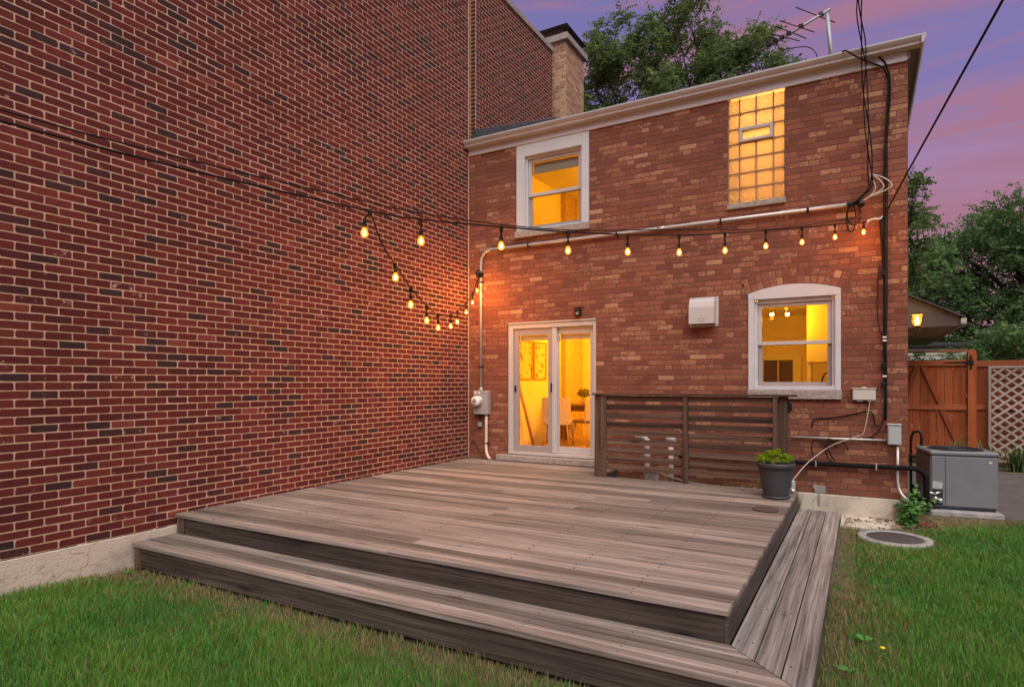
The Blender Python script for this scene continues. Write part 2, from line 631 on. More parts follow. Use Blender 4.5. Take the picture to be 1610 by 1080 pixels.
class MB:
    def __init__(self):
        self.v = []; self.f = []; self.c = []; self.sm = []
        self.col = (random.random(), random.random(), random.random())

    def rnd(self):
        self.col = (random.random(), random.random(), random.random())
        return self

    def add(self, vs, fs, smooth=False):
        o = len(self.v)
        self.v += [tuple(p) for p in vs]
        for f in fs:
            self.f.append([i + o for i in f])
            self.c.append(self.col)
            self.sm.append(smooth)
        return self

    def box(self, x0, x1, y0, y1, z0, z1, ch=0, M=None):
        if ch <= 0:
            vs = [(x, y, z) for z in (z0, z1) for y in (y0, y1) for x in (x0, x1)]
            fs = [(0, 2, 3, 1), (4, 5, 7, 6), (0, 1, 5, 4), (2, 6, 7, 3), (0, 4, 6, 2), (1, 3, 7, 5)]
        else:
            vs = []
            for sx in (0, 1):
                for sy in (0, 1):
                    for sz in (0, 1):
                        X, Y, Z = (x0, x1)[sx], (y0, y1)[sy], (z0, z1)[sz]
                        ix, iy, iz = (ch, -ch)[sx], (ch, -ch)[sy], (ch, -ch)[sz]
                        vs += [(X, Y + iy, Z + iz), (X + ix, Y, Z + iz), (X + ix, Y + iy, Z)]
            def id(sx, sy, sz, k): return (sx * 4 + sy * 2 + sz) * 3 + k
            fs = []
            for s in (0, 1):
                fs.append([id(s, a, b, 0) for a, b in ((0, 0), (1, 0), (1, 1), (0, 1))][::(1 if s else -1)])
                fs.append([id(a, s, b, 1) for a, b in ((0, 0), (0, 1), (1, 1), (1, 0))][::(1 if s else -1)])
                fs.append([id(a, b, s, 2) for a, b in ((0, 0), (1, 0), (1, 1), (0, 1))][::(1 if s else -1)])
            for a in (0, 1):
                for b in (0, 1):
                    e = [id(0, a, b, 1), id(1, a, b, 1), id(1, a, b, 2), id(0, a, b, 2)]
                    fs.append(e if (a == b) == (a == 1) or True else e)
                    fs.append([id(a, 0, b, 0), id(a, 1, b, 0), id(a, 1, b, 2), id(a, 0, b, 2)])
                    fs.append([id(a, b, 0, 0), id(a, b, 1, 0), id(a, b, 1, 1), id(a, b, 0, 1)])
                    for c in (0, 1):
                        fs.append([id(a, b, c, 0), id(a, b, c, 1), id(a, b, c, 2)])
        if M is not None:
            vs = [M @ Vector(p) for p in vs]
        return self.add(vs, fs)

    def prism(self, poly, z0, z1):
        n = len(poly)
        vs = [(p[0], p[1], z0) for p in poly] + [(p[0], p[1], z1) for p in poly]
        fs = [list(range(n))[::-1], list(range(n, 2 * n))]
        for i in range(n):
            j = (i + 1) % n
            fs.append([i, j, j + n, i + n])
        return self.add(vs, fs)

    def prism_y(self, poly, y0, y1):   # poly of (x,z)
        n = len(poly)
        vs = [(p[0], y0, p[1]) for p in poly] + [(p[0], y1, p[1]) for p in poly]
        fs = [list(range(n)), list(range(n, 2 * n))[::-1]]
        for i in range(n):
            j = (i + 1) % n
            fs.append([i, i + n, j + n, j])
        return self.add(vs, fs)

    def prism_x(self, poly, x0, x1):   # poly of (y,z)
        n = len(poly)
        vs = [(x0, p[0], p[1]) for p in poly] + [(x1, p[0], p[1]) for p in poly]
        fs = [list(range(n))[::-1], list(range(n, 2 * n))]
        for i in range(n):
            j = (i + 1) % n
            fs.append([i, j, j + n, i + n])
        return self.add(vs, fs)

    def tube(self, pts, r, seg=8, cap=True):
        P = [Vector(p) for p in pts]
        n = len(P)
        rr = r if isinstance(r, (list, tuple)) else [r] * n
        vs = []
        up = None
        for i in range(n):
            t = (P[min(i + 1, n - 1)] - P[max(i - 1, 0)]).normalized()
            if up is None:
                a = Vector((0, 0, 1)) if abs(t.z) < .9 else Vector((1, 0, 0))
                up = t.cross(a).normalized()
            up = (up - t * up.dot(t)).normalized()
            w = t.cross(up)
            for k in range(seg):
                a = 2 * math.pi * k / seg
                vs.append(P[i] + (up * math.cos(a) + w * math.sin(a)) * rr[i])
        fs = []
        for i in range(n - 1):
            for k in range(seg):
                k2 = (k + 1) % seg
                fs.append([i * seg + k, i * seg + k2, (i + 1) * seg + k2, (i + 1) * seg + k])
        self.add(vs, fs, True)
        if cap:
            o = len(self.v) - n * seg
            for b in (0, (n - 1) * seg):
                self.f.append([o + b + k for k in range(seg)])
                self.c.append(self.col); self.sm.append(False)
        return self

    def lathe(self, prof, cx, cy, seg=24, fn=None, axis='z', cz=0):
        vs = []
        n = len(prof)
        for i, (r, z) in enumerate(prof):
            for k in range(seg):
                a = 2 * math.pi * k / seg
                q = r + (fn(a, z, i) if fn else 0)
                if axis == 'z':
                    vs.append((cx + q * math.cos(a), cy + q * math.sin(a), z))
                else:      # turned about an axis along y; prof z = y
                    vs.append((cx + q * math.cos(a), z, cz + q * math.sin(a)))
        fs = []
        for i in range(n - 1):
            for k in range(seg):
                k2 = (k + 1) % seg
                fs.append([i * seg + k, i * seg + k2, (i + 1) * seg + k2, (i + 1) * seg + k])
        self.add(vs, fs, True)
        o = len(self.v) - n * seg
        for b in (0, (n - 1) * seg):
            if prof[0 if b == 0 else -1][0] > 1e-4:
                self.f.append([o + b + k for k in range(seg)])
                self.c.append(self.col); self.sm.append(False)
        return self

    def build(self, name, m, parent=None, **k):
        o = mkobj(name, np.array(self.v, dtype=np.float64), self.f, self.c, m, parent, self.sm)
        return tag(o, **k)


def mkobj(name, V, F, Cc, m, parent=None, smooth=None, fix=True):
    base = WLOC.get(parent, Vector((0, 0, 0)))
    me = bpy.data.meshes.new(name)
    V = np.asarray(V, dtype=np.float64)
    ctr = np.array(base)
    me.from_pydata((V - ctr).tolist(), [], F)
    if fix:
        bm = bmesh.new(); bm.from_mesh(me)
        bmesh.ops.recalc_face_normals(bm, faces=bm.faces)
        bm.to_mesh(me); bm.free()
    a = me.attributes.new('bc', 'FLOAT_COLOR', 'FACE')
    cc = np.ones((len(F), 4), dtype=np.float32)
    cc[:, :3] = np.array(Cc, dtype=np.float32).reshape(len(F), 3)
    a.data.foreach_set('color', cc.ravel())
    if smooth is not None and any(smooth):
        me.polygons.foreach_set('use_smooth', list(smooth))
    me.materials.append(MATS[m])
    me.update()
    o = bpy.data.objects.new(name, me)
    COL.objects.link(o)
    if parent is not None:
        o.parent = parent
        WLOC[o] = Vector(base)
    else:
        WLOC[o] = Vector((0, 0, 0))
    return o


def fastmesh(name, V, F, Cc, m, parent=None):
    """many separate quads/tris: V (n,3), F (k, 3 or 4), colour per face"""
    base = np.array(WLOC.get(parent, Vector((0, 0, 0))))
    V = np.asarray(V, dtype=np.float32) - base.astype(np.float32)
    k = F.shape[1]
    me = bpy.data.meshes.new(name)
    me.vertices.add(len(V))
    me.vertices.foreach_set('co', V.astype(np.float32).ravel())
    me.loops.add(F.size)
    me.loops.foreach_set('vertex_index', F.astype(np.int32).ravel())
    me.polygons.add(len(F))
    me.polygons.foreach_set('loop_start', np.arange(0, F.size, k, dtype=np.int32))
    me.polygons.foreach_set('loop_total', np.full(len(F), k, dtype=np.int32))
    me.update(calc_edges=True)
    a = me.attributes.new('bc', 'FLOAT_COLOR', 'FACE')
    cc = np.ones((len(F), 4), dtype=np.float32)
    cc[:, :3] = Cc
    a.data.foreach_set('color', cc.ravel())
    me.materials.append(MATS[m])
    o = bpy.data.objects.new(name, me)
    COL.objects.link(o)
    if parent is not None:
        o.parent = parent
        WLOC[o] = Vector(base)
    return o


def point_light(name, loc, watts, color, radius, parent=None):
    l = bpy.data.lights.new(name, 'POINT')
    l.energy = watts
    l.color = color
    l.shadow_soft_size = radius
    o = bpy.data.objects.new(name, l)
    b = WLOC.get(parent, Vector((0, 0, 0)))
    o.location = Vector(loc) - b
    o.parent = parent
    COL.objects.link(o)
    return o


# ------------------------------------------------------------------ bricks
def brick_shape(s0, s1, z0, z1, place, depth, jit, rc):
    """place(s, z, d) -> xyz; outline with worn corners, front face proud of the joint"""
    r = random.random
    pts = []
    w, h = s1 - s0, z1 - z0
    c = [min(rc * (0.3 + 1.2 * r() ** 2), h * .3, w * .3) for _ in range(4)]
    j = lambda: (r() - .5) * 2 * jit
    pts = [(s0 + c[0], z0), (s1 - c[1], z0), (s1, z0 + c[1]), (s1, z1 - c[2]), (s1 - c[2], z1), (s0 + c[3], z1), (s0, z1 - c[3]), (s0, z0 + c[0])]
    pts = [(a + j(), b + j()) for a, b in pts]
    cx, cz = (s0 + s1) / 2, (z0 + z1) / 2
    e = .0025
    front = [place(a + (e if a < cx else -e), b + (e if b < cz else -e), 0) for a, b in pts]
    mid = [place(a, b, .0025) for a, b in pts]
    back = [place(a, b, depth) for a, b in pts]
    vs = front + mid + back
    fs = [list(range(8))]
    for k in range(8):
        k2 = (k + 1) % 8
        fs.append([k, k + 8, k2 + 8, k2])
        fs.append([k + 8, k + 16, k2 + 16, k2 + 8])
    return vs, fs


def lay(s_a, s_b, z_a, z_b, pitch, course, joint, cuts, header=0, wob=0):
    """list of (s0,s1,z0,z1) for a running bond, cut to openings (s0,s1,z0,z1)"""
    out = []
    row = 0
    z = z_a
    while z < z_b - .02:
        h = min(course, z_b - z)
        p = pitch / 2 if header and row % header == header - 2 else pitch
        s = s_a - (p / 2 if row % 2 else 0) - (random.random() * .03 if wob else 0)
        while s < s_b:
            dp = p * (1 + (random.random() - .5) * wob)
            a, b = max(s, s_a), min(s + dp, s_b)
            segs = [(a + joint / 2, b - joint / 2)]
            zz0, zz1 = z + joint / 2, z + h - joint / 2
            for (c0, c1, d0, d1) in cuts:
                if zz1 > d0 + .012 and zz0 < d1 - .012:
                    ns = []
                    for (p0, p1) in segs:
                        if p1 <= c0 or p0 >= c1: ns.append((p0, p1))
                        else:
                            if p0 < c0: ns.append((p0, c0 - .003))
                            if p1 > c1: ns.append((c1 + .003, p1))
                    segs = ns
            for (p0, p1) in segs:
                if p1 - p0 > .03:
                    out.append((p0, p1, zz0, zz1))
            s += dp
        z += course
        row += 1
    return out


def build_bricks(items, parent, m, limit=300, depth=.012):
    """items: (s0,s1,z0,z1,place,jit,rc,colour); the largest in the picture become objects"""
    scored = []
    for it in items:
        s0, s1, z0, z1, place = it[:5]
        a, b, c = proj(place(s0, z0, 0)), proj(place(s1, z0, 0)), proj(place(s0, z1, 0))
        area = abs((b[0] - a[0]) * (c[1] - a[1]))
        cxy = proj(place((s0 + s1) / 2, (z0 + z1) / 2, 0))
        if not (0 < cxy[0] < 1610 and 0 < cxy[1] < 1080): area *= .0001
        scored.append((area, it))
    scored.sort(key=lambda q: -q[0])
    rest = MB()
    for i, (ar, it) in enumerate(scored):
        s0, s1, z0, z1, place, jit, rc, col = it
        vs, fs = brick_shape(s0, s1, z0, z1, place, depth, jit, rc)
        if i < limit and ar > 1:
            mkobj('brick', vs, fs, [col] * len(fs), m, parent, fix=False)
        else:
            rest.col = col
            rest.add(vs, fs)
    if rest.f:
        o = mkobj('distant_brick', np.array(rest.v), rest.f, rest.c, m, parent, fix=False)
        o['kind'] = 'stuff'


# ================================================================== GROUND
g = MB()
g.add([(-60, -60, -.02), (60, -60, -.02), (60, 90, -.02), (-60, 90, -.02)], [(0, 1, 2, 3)])
g.build('ground', 'lawn_soil', kind='structure')
d = MB()
d.prism([(5.46, -3.2), (5.62, -3.2), (5.62, -.95), (6.5, -.55), (7.4, .35), (7.4, .75), (6.3, .75), (6.16, .0), (5.46, -.05)], -.018, .004)
d.build('bare_soil', 'dirt', kind='structure')
d = MB()
d.prism([(5.47, -.62), (5.78, -.66), (5.98, -.40), (6.1, -.30), (6.16, -.03), (5.47, -.03)], -.01, .028)
d.build('paving', 'concrete', kind='structure')
a = MB()
a.prism([(6.16, .62), (7.3, .80), (14, 1.7), (14, 5.4), (6.16, 5.4)], -.016, .012)
a.build('asphalt_drive', 'asphalt', kind='structure')
a = MB()
a.prism([(6.16, 5.4), (14, 5.4), (14, 6.3), (6.16, 6.3)], -.016, .02)
a.build('planting_bed', 'dirt', kind='structure')

# ================================================================== NEIGHBOUR BUILDING
nb = thing('neighbour_building', 'tall dark red brick building with pale mortar along the left of the deck', 'building', (-1, -3.5, 0))
b = MB()
b.box(-6, -.003, -7.8, .06, .29, 8.5)
b.box(-6, .097, .058, 2.98, .29, 8.5)
nbw = b.build('wall', 'mortar_tan', nb)
F0, F1 = .294, 8.49
items = []
for (s0, s1, z0, z1) in lay(-7.8, .055, F0, F1, .2, .0677, .0104, []):
    items.append((s0, s1, z0, z1, lambda s, z, d, t=random.uniform(-.0012, .0012): (t - d, s, z), .0018, .009, (random.random(), random.random(), random.random())))
for (s0, s1, z0, z1) in lay(.07, 2.98, 5.3, F1, .2, .0677, .0112, []):
    items.append((s0, s1, z0, z1, lambda s, z, d: (.10 - d, s, z), .0008, .003, (random.random(), random.random(), random.random())))
for (s0, s1, z0, z1) in lay(.0, .10, 5.3, F1, .2, .0677, .0112, []):
    items.append((s0, s1, z0, z1, lambda s, z, d: (s, .054 + d, z), .0005, .002, (random.random() * .5, random.random(), random.random())))
build_bricks(items, nbw, 'brick_red')
f = MB()
f.box(-6, .012, -7.8, -2.86, -.3, .287, .006)
f.rnd().box(-6, .0115, -2.856, .0, -.3, .287, .006)
f.build('foundation', 'concrete', nb)
f = MB()
y = -7.8
while y < -5.1:
    l_ = random.uniform(.15, .6)
    f.box(.0005, .006, y, min(y + l_, -5.1), .286, .286 + random.uniform(.004, .009)); y += l_ + random.uniform(0, .1)
f.build('tar_strip', 'black_rubber', nb)
# movement joint at the corner
f = MB(); f.box(.001, .014, -.022, -.004, .41, 8.4)
f.build('corner_bead', 'mortar_tan', nb)
ca = MB()
y = .0
while y < 2.9:
    ca.rnd().box(-.3, .13, y, min(y + .9, 3.0) - .008, 8.49, 8.60, .006)
    y += .9
ca.box(-.3, .03, -7.8, -.01, 8.49, 8.60, .006)
ca.build('coping', 'limestone', nb)

# ================================================================== CHIMNEY
ch = thing('chimney', 'tan brick chimney with a stone cap and dark metal hood beyond the red wall', 'chimney', (.1, 3.3, 0))
CX0, CX1, CY0, CY1 = -.30, .345, 3.10, 4.05
c = MB(); c.box(CX0 + .004, CX1 - .004, CY0 + .004, CY1 - .004, 0, 8.74)
cw = c.build('shaft', 'mortar_tan', ch)
for nm, zz0, zz1, mm in (('a', 5.6, 6.93, 'brick_soot'), ('b', 6.93, 8.72, 'brick_tan')):
    its = []
    for (s0, s1, z0, z1) in lay(CX0, CX1, zz0, zz1, .215, .0695, .011, [], wob=.1):
        its.append((s0, s1, z0, z1, lambda s, z, d: (s, CY0 + d, z), .002, .006, (random.random(), random.random(), 1)))
    for (s0, s1, z0, z1) in lay(CY0, CY1, zz0, zz1, .215, .0695, .011, [], wob=.1):
        its.append((s0, s1, z0, z1, lambda s, z, d: (CX1 - d, s, z), .002, .006, (random.random(), random.random(), 1)))
    build_bricks(its, cw, mm, limit=130)
c = MB(); c.box(CX0 - .07, CX1 + .07, CY0 - .07, CY1 + .07, 8.74, 8.88, .01)
c.build('stone_cap', 'limestone', ch)
c = MB(); c.box(CX0 + .08, CX1 - .08, CY0 + .08, CY1 - .08, 8.88, 9.06)
c.build('flue', 'brick_soot', ch)
c = MB()
x0, x1, y0, y1 = CX0 - .05, CX1 + .05, CY0 - .05, CY1 + .05
c.add([(x0, y0, 9.07), (x1, y0, 9.07), (x1, y1, 9.07), (x0, y1, 9.07), (.0, 3.45, 9.25), (.0, 3.8, 9.25)],
      [(0, 1, 4), (1, 2, 5, 4), (2, 3, 5), (3, 0, 4, 5), (3, 2, 1, 0)])
c.build('hood', 'roof_dark', ch)

# ================================================================== HOUSE
HW, HT = 6.15, 5.41
ho = thing('house', 'two-storey brown brick house with white trim and lit windows behind the deck', 'house', (3.1, 3.5, 0))
OPEN = [(.745, 2.262, .40, 2.60), (.915, 2.155, 4.03, 5.60), (4.13, 4.832, 4.01, 5.60), (4.39, 5.462, 1.545, 2.805)]
ARCH = (4.39, 5.462, 2.80, 3.03)


def wall_with_holes(x0, x1, z0, z1, y0, y1, holes):
    xs = sorted({x0, x1, *[h[0] for h in holes], *[h[1] for h in holes]})
    zs = sorted({z0, z1, *[h[2] for h in holes], *[h[3] for h in holes]})
    xs = [x for x in xs if x0 <= x <= x1]; zs = [z for z in zs if z0 <= z <= z1]
    b = MB()
    for j in range(len(zs) - 1):
        run = None
        for i in range(len(xs) - 1):
            cx, cz = (xs[i] + xs[i + 1]) / 2, (zs[j] + zs[j + 1]) / 2
            solid = not any(h[0] < cx < h[1] and h[2] < cz < h[3] for h in holes)
            if solid:
                run = (run[0], xs[i + 1]) if run else (xs[i], xs[i + 1])
            if run and (not solid or i == len(xs) - 2):
                b.box(run[0], run[1], y0, y1, zs[j], zs[j + 1])
                run = None
    return b


w = wall_with_holes(.018, HW - .003, .272, 5.62, .003, .24, OPEN)
w.box(HW - .26, HW - .005, .242, 8.5, .272, 5.6)
w.box(.12, .2, .242, 8.5, .272, 5.6)
w.box(.202, HW - .262, 8.3, 8.5, .272, 5.6)
hw = w.build('wall', 'mortar_brown', ho)
items = []
for (s0, s1, z0, z1) in lay(.02, HW, .272, 5.42, .226, .0703, .010, OPEN + [(4.30, 5.552, 2.74, 3.06)], header=6, wob=.10):
    cl = random.random()
    hd = (s1 - s0) < .13
    items.append((s0, s1, z0, z1, lambda s, z, d: (s, d, z), .0022, .008, (cl, random.random() ** (1.6 if hd else 2.4), .45 + .5 * random.random())))
for (s0, s1, z0, z1) in lay(.012, 8.5, .272, 5.42, .226, .0703, .010, [], header=6, wob=.10):
    items.append((s0, s1, z0, z1, lambda s, z, d: (HW + .001 - d, s, z), .0022, .008, (random.random(), random.random() ** 2.4, .6)))
# brickwork around the segmental arch: ordinary bricks beside it, headers on end over it
AX, AZ, AR = 4.926, 1.30, 1.595   # circle centre and radius of the soffit


def archz(x):
    return AZ + math.sqrt(max(AR * AR - (x - AX) ** 2, 0))


for (s0, s1, z0, z1) in lay(4.302, 5.55, 2.733, 3.085, .226, .0703, .010, [(4.39, 5.462, 2.6, 2.81)], wob=.1):
    # keep only what lies outside the arch ring
    n = max(1, int((s1 - s0) / .03))
    keep = []
    for k in range(n):
        a_, b_ = s0 + (s1 - s0) * k / n, s0 + (s1 - s0) * (k + 1) / n
        m_ = (a_ + b_) / 2
        rr = math.hypot(m_ - AX, (z0 + z1) / 2 - AZ)
        if rr > AR + .205 or abs(m_ - AX) > .60:
            keep.append((a_, b_))
    if keep:
        runs = [list(keep[0])]
        for k_ in keep[1:]:
            if abs(k_[0] - runs[-1][1]) < .001: runs[-1][1] = k_[1]
            else: runs.append(list(k_))
        for (p0, p1) in runs:
            if p1 - p0 > .03:
                items.append((p0, p1, z0, z1, lambda s, z, d: (s, d, z), .0022, .008, (random.random(), random.random() ** 2.4, .6)))
for ring in range(2):
    n = 15
    half = math.asin(.60 / (AR + .1))
    for k in range(n):
        t0 = -half + 2 * half * k / n
        t1 = -half + 2 * half * (k + 1) / n
        r0 = AR + .008 + ring * .098
        def pl(s, z, d, r0=r0):
            return (AX + z * math.sin(s), d, AZ + z * math.cos(s))
        g_ = .0030
        items.append((t0 + g_, t1 - g_, r0, r0 + .090, pl, .0012, .004, (random.random(), random.random() ** 1.2, .6)))
build_bricks(items, hw, 'brick_common')
f = MB(); f.box(.02, HW - .02, -.035, .3, -.3, .268, .008)
f.box(HW - .3, HW + .01, .3, 8.5, -.3, .268)
f.build('foundation', 'concrete', ho)
# eaves
f = MB(); f.box(.02, HW - .004, -.028, .002, 5.395, 5.575, .003)
f.build('fascia', 'white_paint', ho)
f = MB(); f.box(.02, HW + .118, -.12, .30, 5.578, 5.592); f.box(HW + .002, HW + .118, .302, 8.5, 5.578, 5.592)
f.box(HW + .002, HW + .02, -.02, 8.5, 5.42, 5.576)
f.build('soffit', 'soffit_paint', ho)
gp = [(-.03, 5.60), (-.03, 5.505), (-.115, 5.505), (-.128, 5.515), (-.128, 5.535), (-.150, 5.558), (-.168, 5.585), (-.168, 5.606), (-.158, 5.606), (-.158, 5.588), (-.14, 5.565), (-.118, 5.54), (-.118, 5.515), (-.04, 5.515), (-.04, 5.60)]
f = MB()
f.prism_x(gp, .0, 2.95)
f.rnd().prism_x([(a_ - .0015, b_) for a_, b_ in gp], 2.952, 5.92)
f.rnd().prism_x(gp, 5.922, HW + .118)
# verge along the side
f.prism_y([(HW + .12, 5.50), (HW + .14, 5.50), (HW + .165, 5.56), (HW + .165, 5.606), (HW + .12, 5.606)], -.168, 8.5)
f.build('gutter', 'gutter_paint', ho)
f = MB()
f.add([(.02, -.10, 5.598), (HW + .118, -.10, 5.598), (HW + .118, 8.5, 5.70), (.02, 8.5, 5.70), (.02, -.10, 5.61), (HW + .118, -.10, 5.61), (HW + .118, 8.5, 5.80), (.02, 8.5, 5.80)],
      [(0, 1, 2, 3), (4, 5, 6, 7), (0, 1, 5, 4), (1, 2, 6, 5), (2, 3, 7, 6), (3, 0, 4, 7)])
rf = f.build('roof', 'roof_dark', ho)
f = MB()
f.prism_x([(.0, 5.62), (.05, 5.855), (.30, 5.90), (.30, 5.62)], .06, .12)
f.add([(.06, .05, 5.62), (.87, 1.5, 5.66), (.87, 1.5, 6.44), (.06, .05, 5.855), (.115, .02, 5.62), (.93, 1.46, 5.66), (.93, 1.46, 6.40), (.115, .02, 5.83)],
      [(0, 1, 2, 3), (4, 5, 6, 7), (0, 1, 5, 4), (3, 2, 6, 7), (0, 3, 7, 4), (1, 2, 6, 5)])
f.build('roof_upstand', 'roof_dark', ho)
for i in range(9):
    x = random.choice([2.2, 2.4, 5.3, 5.45, 5.6, 5.75]) + random.random() * .2
    f = MB(); f.box(x, x + .18, .0, .3, 5.612, 5.64 + .03 * random.random(), M=None)
    f.build('shingle', 'roof_dark', rf)

# ---------------- patio door
dz0, dz1 = .505, 2.575
y0 = .02
f = MB()
f.box(.747, .835, y0, .16, dz0, dz1, .004)
f.box(2.205, 2.26, y0, .16, dz0, dz1, .004)
f.box(.836, 2.204, y0, .16, 2.50, dz1, .004)
f.box(.836, 2.204, y0, .16, dz0, .55, .004)
f.box(.749, 2.258, .0, .14, 2.578, 2.598)
pd = f.build('patio_door', 'white_vinyl', ho)
def sash(name, x0, x1, z0, z1, ya, yb, st, rl, m, parent, top=None):
    top = top or rl
    q = MB()
    q.box(x0, x0 + st, ya, yb, z0, z1, .003)
    q.box(x1 - st, x1, ya, yb, z0, z1, .003)
    q.box(x0 + st + .0005, x1 - st - .0005, ya + .002, yb - .002, z0, z0 + rl, .003)
    q.box(x0 + st + .0005, x1 - st - .0005, ya + .002, yb - .002, z1 - top, z1, .003)
    o = q.build(name, m, parent)
    return o, (x0 + st, x1 - st, z0 + rl, z1 - top)
s1_, r1 = sash('sliding_panel', .842, 1.535, .556, 2.494, .045, .085, .09, .10, 'taupe', pd)
s2_, r2_ = sash('fixed_panel', 1.545, 2.20, .556, 2.494, .09, .13, .07, .10, 'white_vinyl', pd)
f = MB(); f.box(1.520, 1.60, .035, .09, .556, 2.494, .004)
f.build('centre_stile', 'white_vinyl', pd)
for (r, yy) in ((r1, .064), (r2_, .11)):
    f = MB(); f.box(r[0] - .005, r[1] + .005, yy, yy + .004, r[2] - .005, r[3] + .005)
    f.build('pane', 'glass', pd)
    f = MB()
    for k in range(4):
        f.box(r[0] + .003, r[1] - .003, yy + .03, yy + .055, r[3] - .02 * (k + 1), r[3] - .02 * k - .004)
    f.build('blind', 'blind', pd)
f = MB(); f.box(.862, .886, .022, .046, 1.50, 1.60, .004); f.build('door_latch', 'black_metal', pd)
f = MB(); f.box(1.505, 1.523, .015, .046, 1.50, 1.64, .004); f.build('door_handle', 'black_metal', pd)
f = MB(); f.box(.59, 2.45, -.115, .015, .408, .498, .008)
f.build('door_sill', 'limestone', ho)

# ---------------- upper window
f = MB()
zA, zB = 4.035, 5.385
f.box(.92, 1.066, -.022, .10, zA, zB, .004)
f.box(2.036, 2.152, -.022, .10, zA, zB, .004)
f.box(1.067, 2.035, -.022, .10, 5.20, zB, .004)
f.box(1.067, 2.035, .0, .10, zA, 4.062, .003)
# inner stepped stops
f.box(1.067, 1.10, .03, .12, 4.063, 5.199); f.box(2.003, 2.035, .03, .12, 4.063, 5.199); f.box(1.101, 2.002, .03, .12, 5.165, 5.199)
w1 = f.build('window', 'white_paint', ho, label='upper sash window with a half raised blind')
o_, ra = sash('upper_sash', 1.102, 2.001, 4.575, 5.163, .06, .09, .05, .05, 'white_vinyl', w1)
o_, rb = sash('lower_sash', 1.102, 2.001, 4.064, 4.61, .092, .122, .05, .06, 'taupe', w1, top=.04)
for r, yy in ((ra, .074), (rb, .106)):
    f = MB(); f.box(r[0] - .004, r[1] + .004, yy, yy + .004, r[2] - .004, r[3] + .004); f.build('pane', 'glass', w1)
f = MB()
for k in range(7):
    f.box(1.16, 1.95, .13, .155, 5.11 - .022 * (k + 1), 5.11 - .022 * k - .003)
f.build('blind', 'blind', w1)
f = MB(); f.box(.90, 2.165, -.05, .14, 3.93, 4.032, .006); f.build('sill', 'limestone', w1)

# ---------------- lower window with arched head
f = MB()
zA = 1.55
f.box(4.392, 4.465, -.022, .10, zA, 2.72, .004)
f.box(5.397, 5.460, -.022, .10, zA, 2.72, .004)
f.box(4.466, 5.396, -.018, .10, zA, 1.60, .004)
n = 14
poly = [(4.392, 2.7215)] + [(5.460, 2.7215)]
top = [(5.460 - (5.460 - 4.392) * k / n) for k in range(n + 1)]
poly += [(x, min(archz(x) - .004, 2.9)) for x in top]
f.prism_y(poly, -.023, .10)
f.box(4.466, 4.50, .03, .12, 1.601, 2.70); f.box(5.362, 5.396, .03, .12, 1.601, 2.70); f.box(4.501, 5.361, .03, .12, 2.67, 2.7205)
w2 = f.build('window', 'white_paint', ho, label='lower sash window with a shallow arched white head')
o_, ra = sash('upper_sash', 4.502, 5.36, 2.13, 2.668, .06, .09, .045, .045, 'white_vinyl', w2)
o_, rb = sash('lower_sash', 4.502, 5.36, 1.602, 2.17, .092, .122, .05, .05, 'taupe', w2, top=.04)
for r, yy in ((ra, .074), (rb, .106)):
    f = MB(); f.box(r[0] - .004, r[1] + .004, yy, yy + .004, r[2] - .004, r[3] + .004); f.build('pane', 'glass', w2)
f = MB(); f.box(4.386, 5.47, -.055, .14, 1.437, 1.546, .006); f.build('sill', 'limestone', w2)

# ---------------- glass block window
gx = [4.135, 4.275, 4.482, 4.690, 4.829]
gz = [4.012 + .197 * k for k in range(8)]
f = MB()
for k in range(5):
    for (za, zb) in (((4.012, gz[4]), (gz[5], 5.39)) if k == 2 else ((4.012, 5.39),)):
        f.box(gx[k] - .008, gx[k] + .008, .026, .105, za, zb)
for k in range(7):
    f.box(4.142, 4.822, .027, .104, gz[k] - .008, gz[k] + .008)
gw = f.build('glass_block_window', 'block_mortar', ho, label='tall glass block window glowing amber under the eave')
for i in range(4):
    for j in range(7):
        if j == 4 and i in (1, 2): continue
        f = MB()
        xa, xb, za, zb = gx[i] + .007, gx[i + 1] - .007, gz[j] + .007, gz[j + 1] - .007
        f.box(xa, xb, .030, .10, za, zb, .018)
        f.build('glass_block', 'block_glass', gw)
f = MB()
xa, xb, za, zb = gx[1] + .004, gx[3] - .004, gz[4] + .004, gz[5] - .004
f.box(xa, xa + .035, -.012, .1, za, zb, .004); f.box(xb - .035, xb, -.012, .1, za, zb, .004)
f.box(xa + .0355, xb - .0355, -.012, .1, za, za + .035, .004); f.box(xa + .0355, xb - .0355, -.012, .1, zb - .04, zb, .004)
f.build('vent_frame', 'gutter_paint', gw)
f = MB(); f.box(xa + .03, xb - .03, .04, .05, za + .03, zb - .035); f.build('vent_pane', 'block_glass', gw)
f = MB(); f.box(4.125, 4.842, -.04, .14, 3.93, 4.004, .006); f.build('sill', 'limestone', gw)

# ---------------- rooms
def room(name, x0, x1, y0, y1, z0, z1, floor=True):
    t = .02
    q = MB()
    q.box(x0 - t, x0, y0, y1, z0, z1); q.box(x1, x1 + t, y0, y1, z0, z1); q.box(x0, x1, y1, y1 + t, z0, z1)
    q.build(name, 'plaster', ho)
    q = MB(); q.box(x0, x1, y0, y1, z1, z1 + t); q.build('ceiling', 'ceiling', ho)
    q = MB(); q.box(x0, x1, y0, y1, z0 - t, z0); q.build('room_floor', 'floor_oak', ho)
room('dining_room_wall', .23, 3.45, .245, 4.0, .48, 2.86)
room('kitchen_wall', 3.55, 5.85, .245, 4.6, .48, 2.95)
room('bedroom_wall', .23, 3.0, .245, 3.7, 3.0, 5.575)
room('bathroom_wall', 3.9, 5.3, .245, 2.2, 3.1, 5.575)
AMB = (1.0, .41, .006)
AMB2 = (1.0, .54, .22)


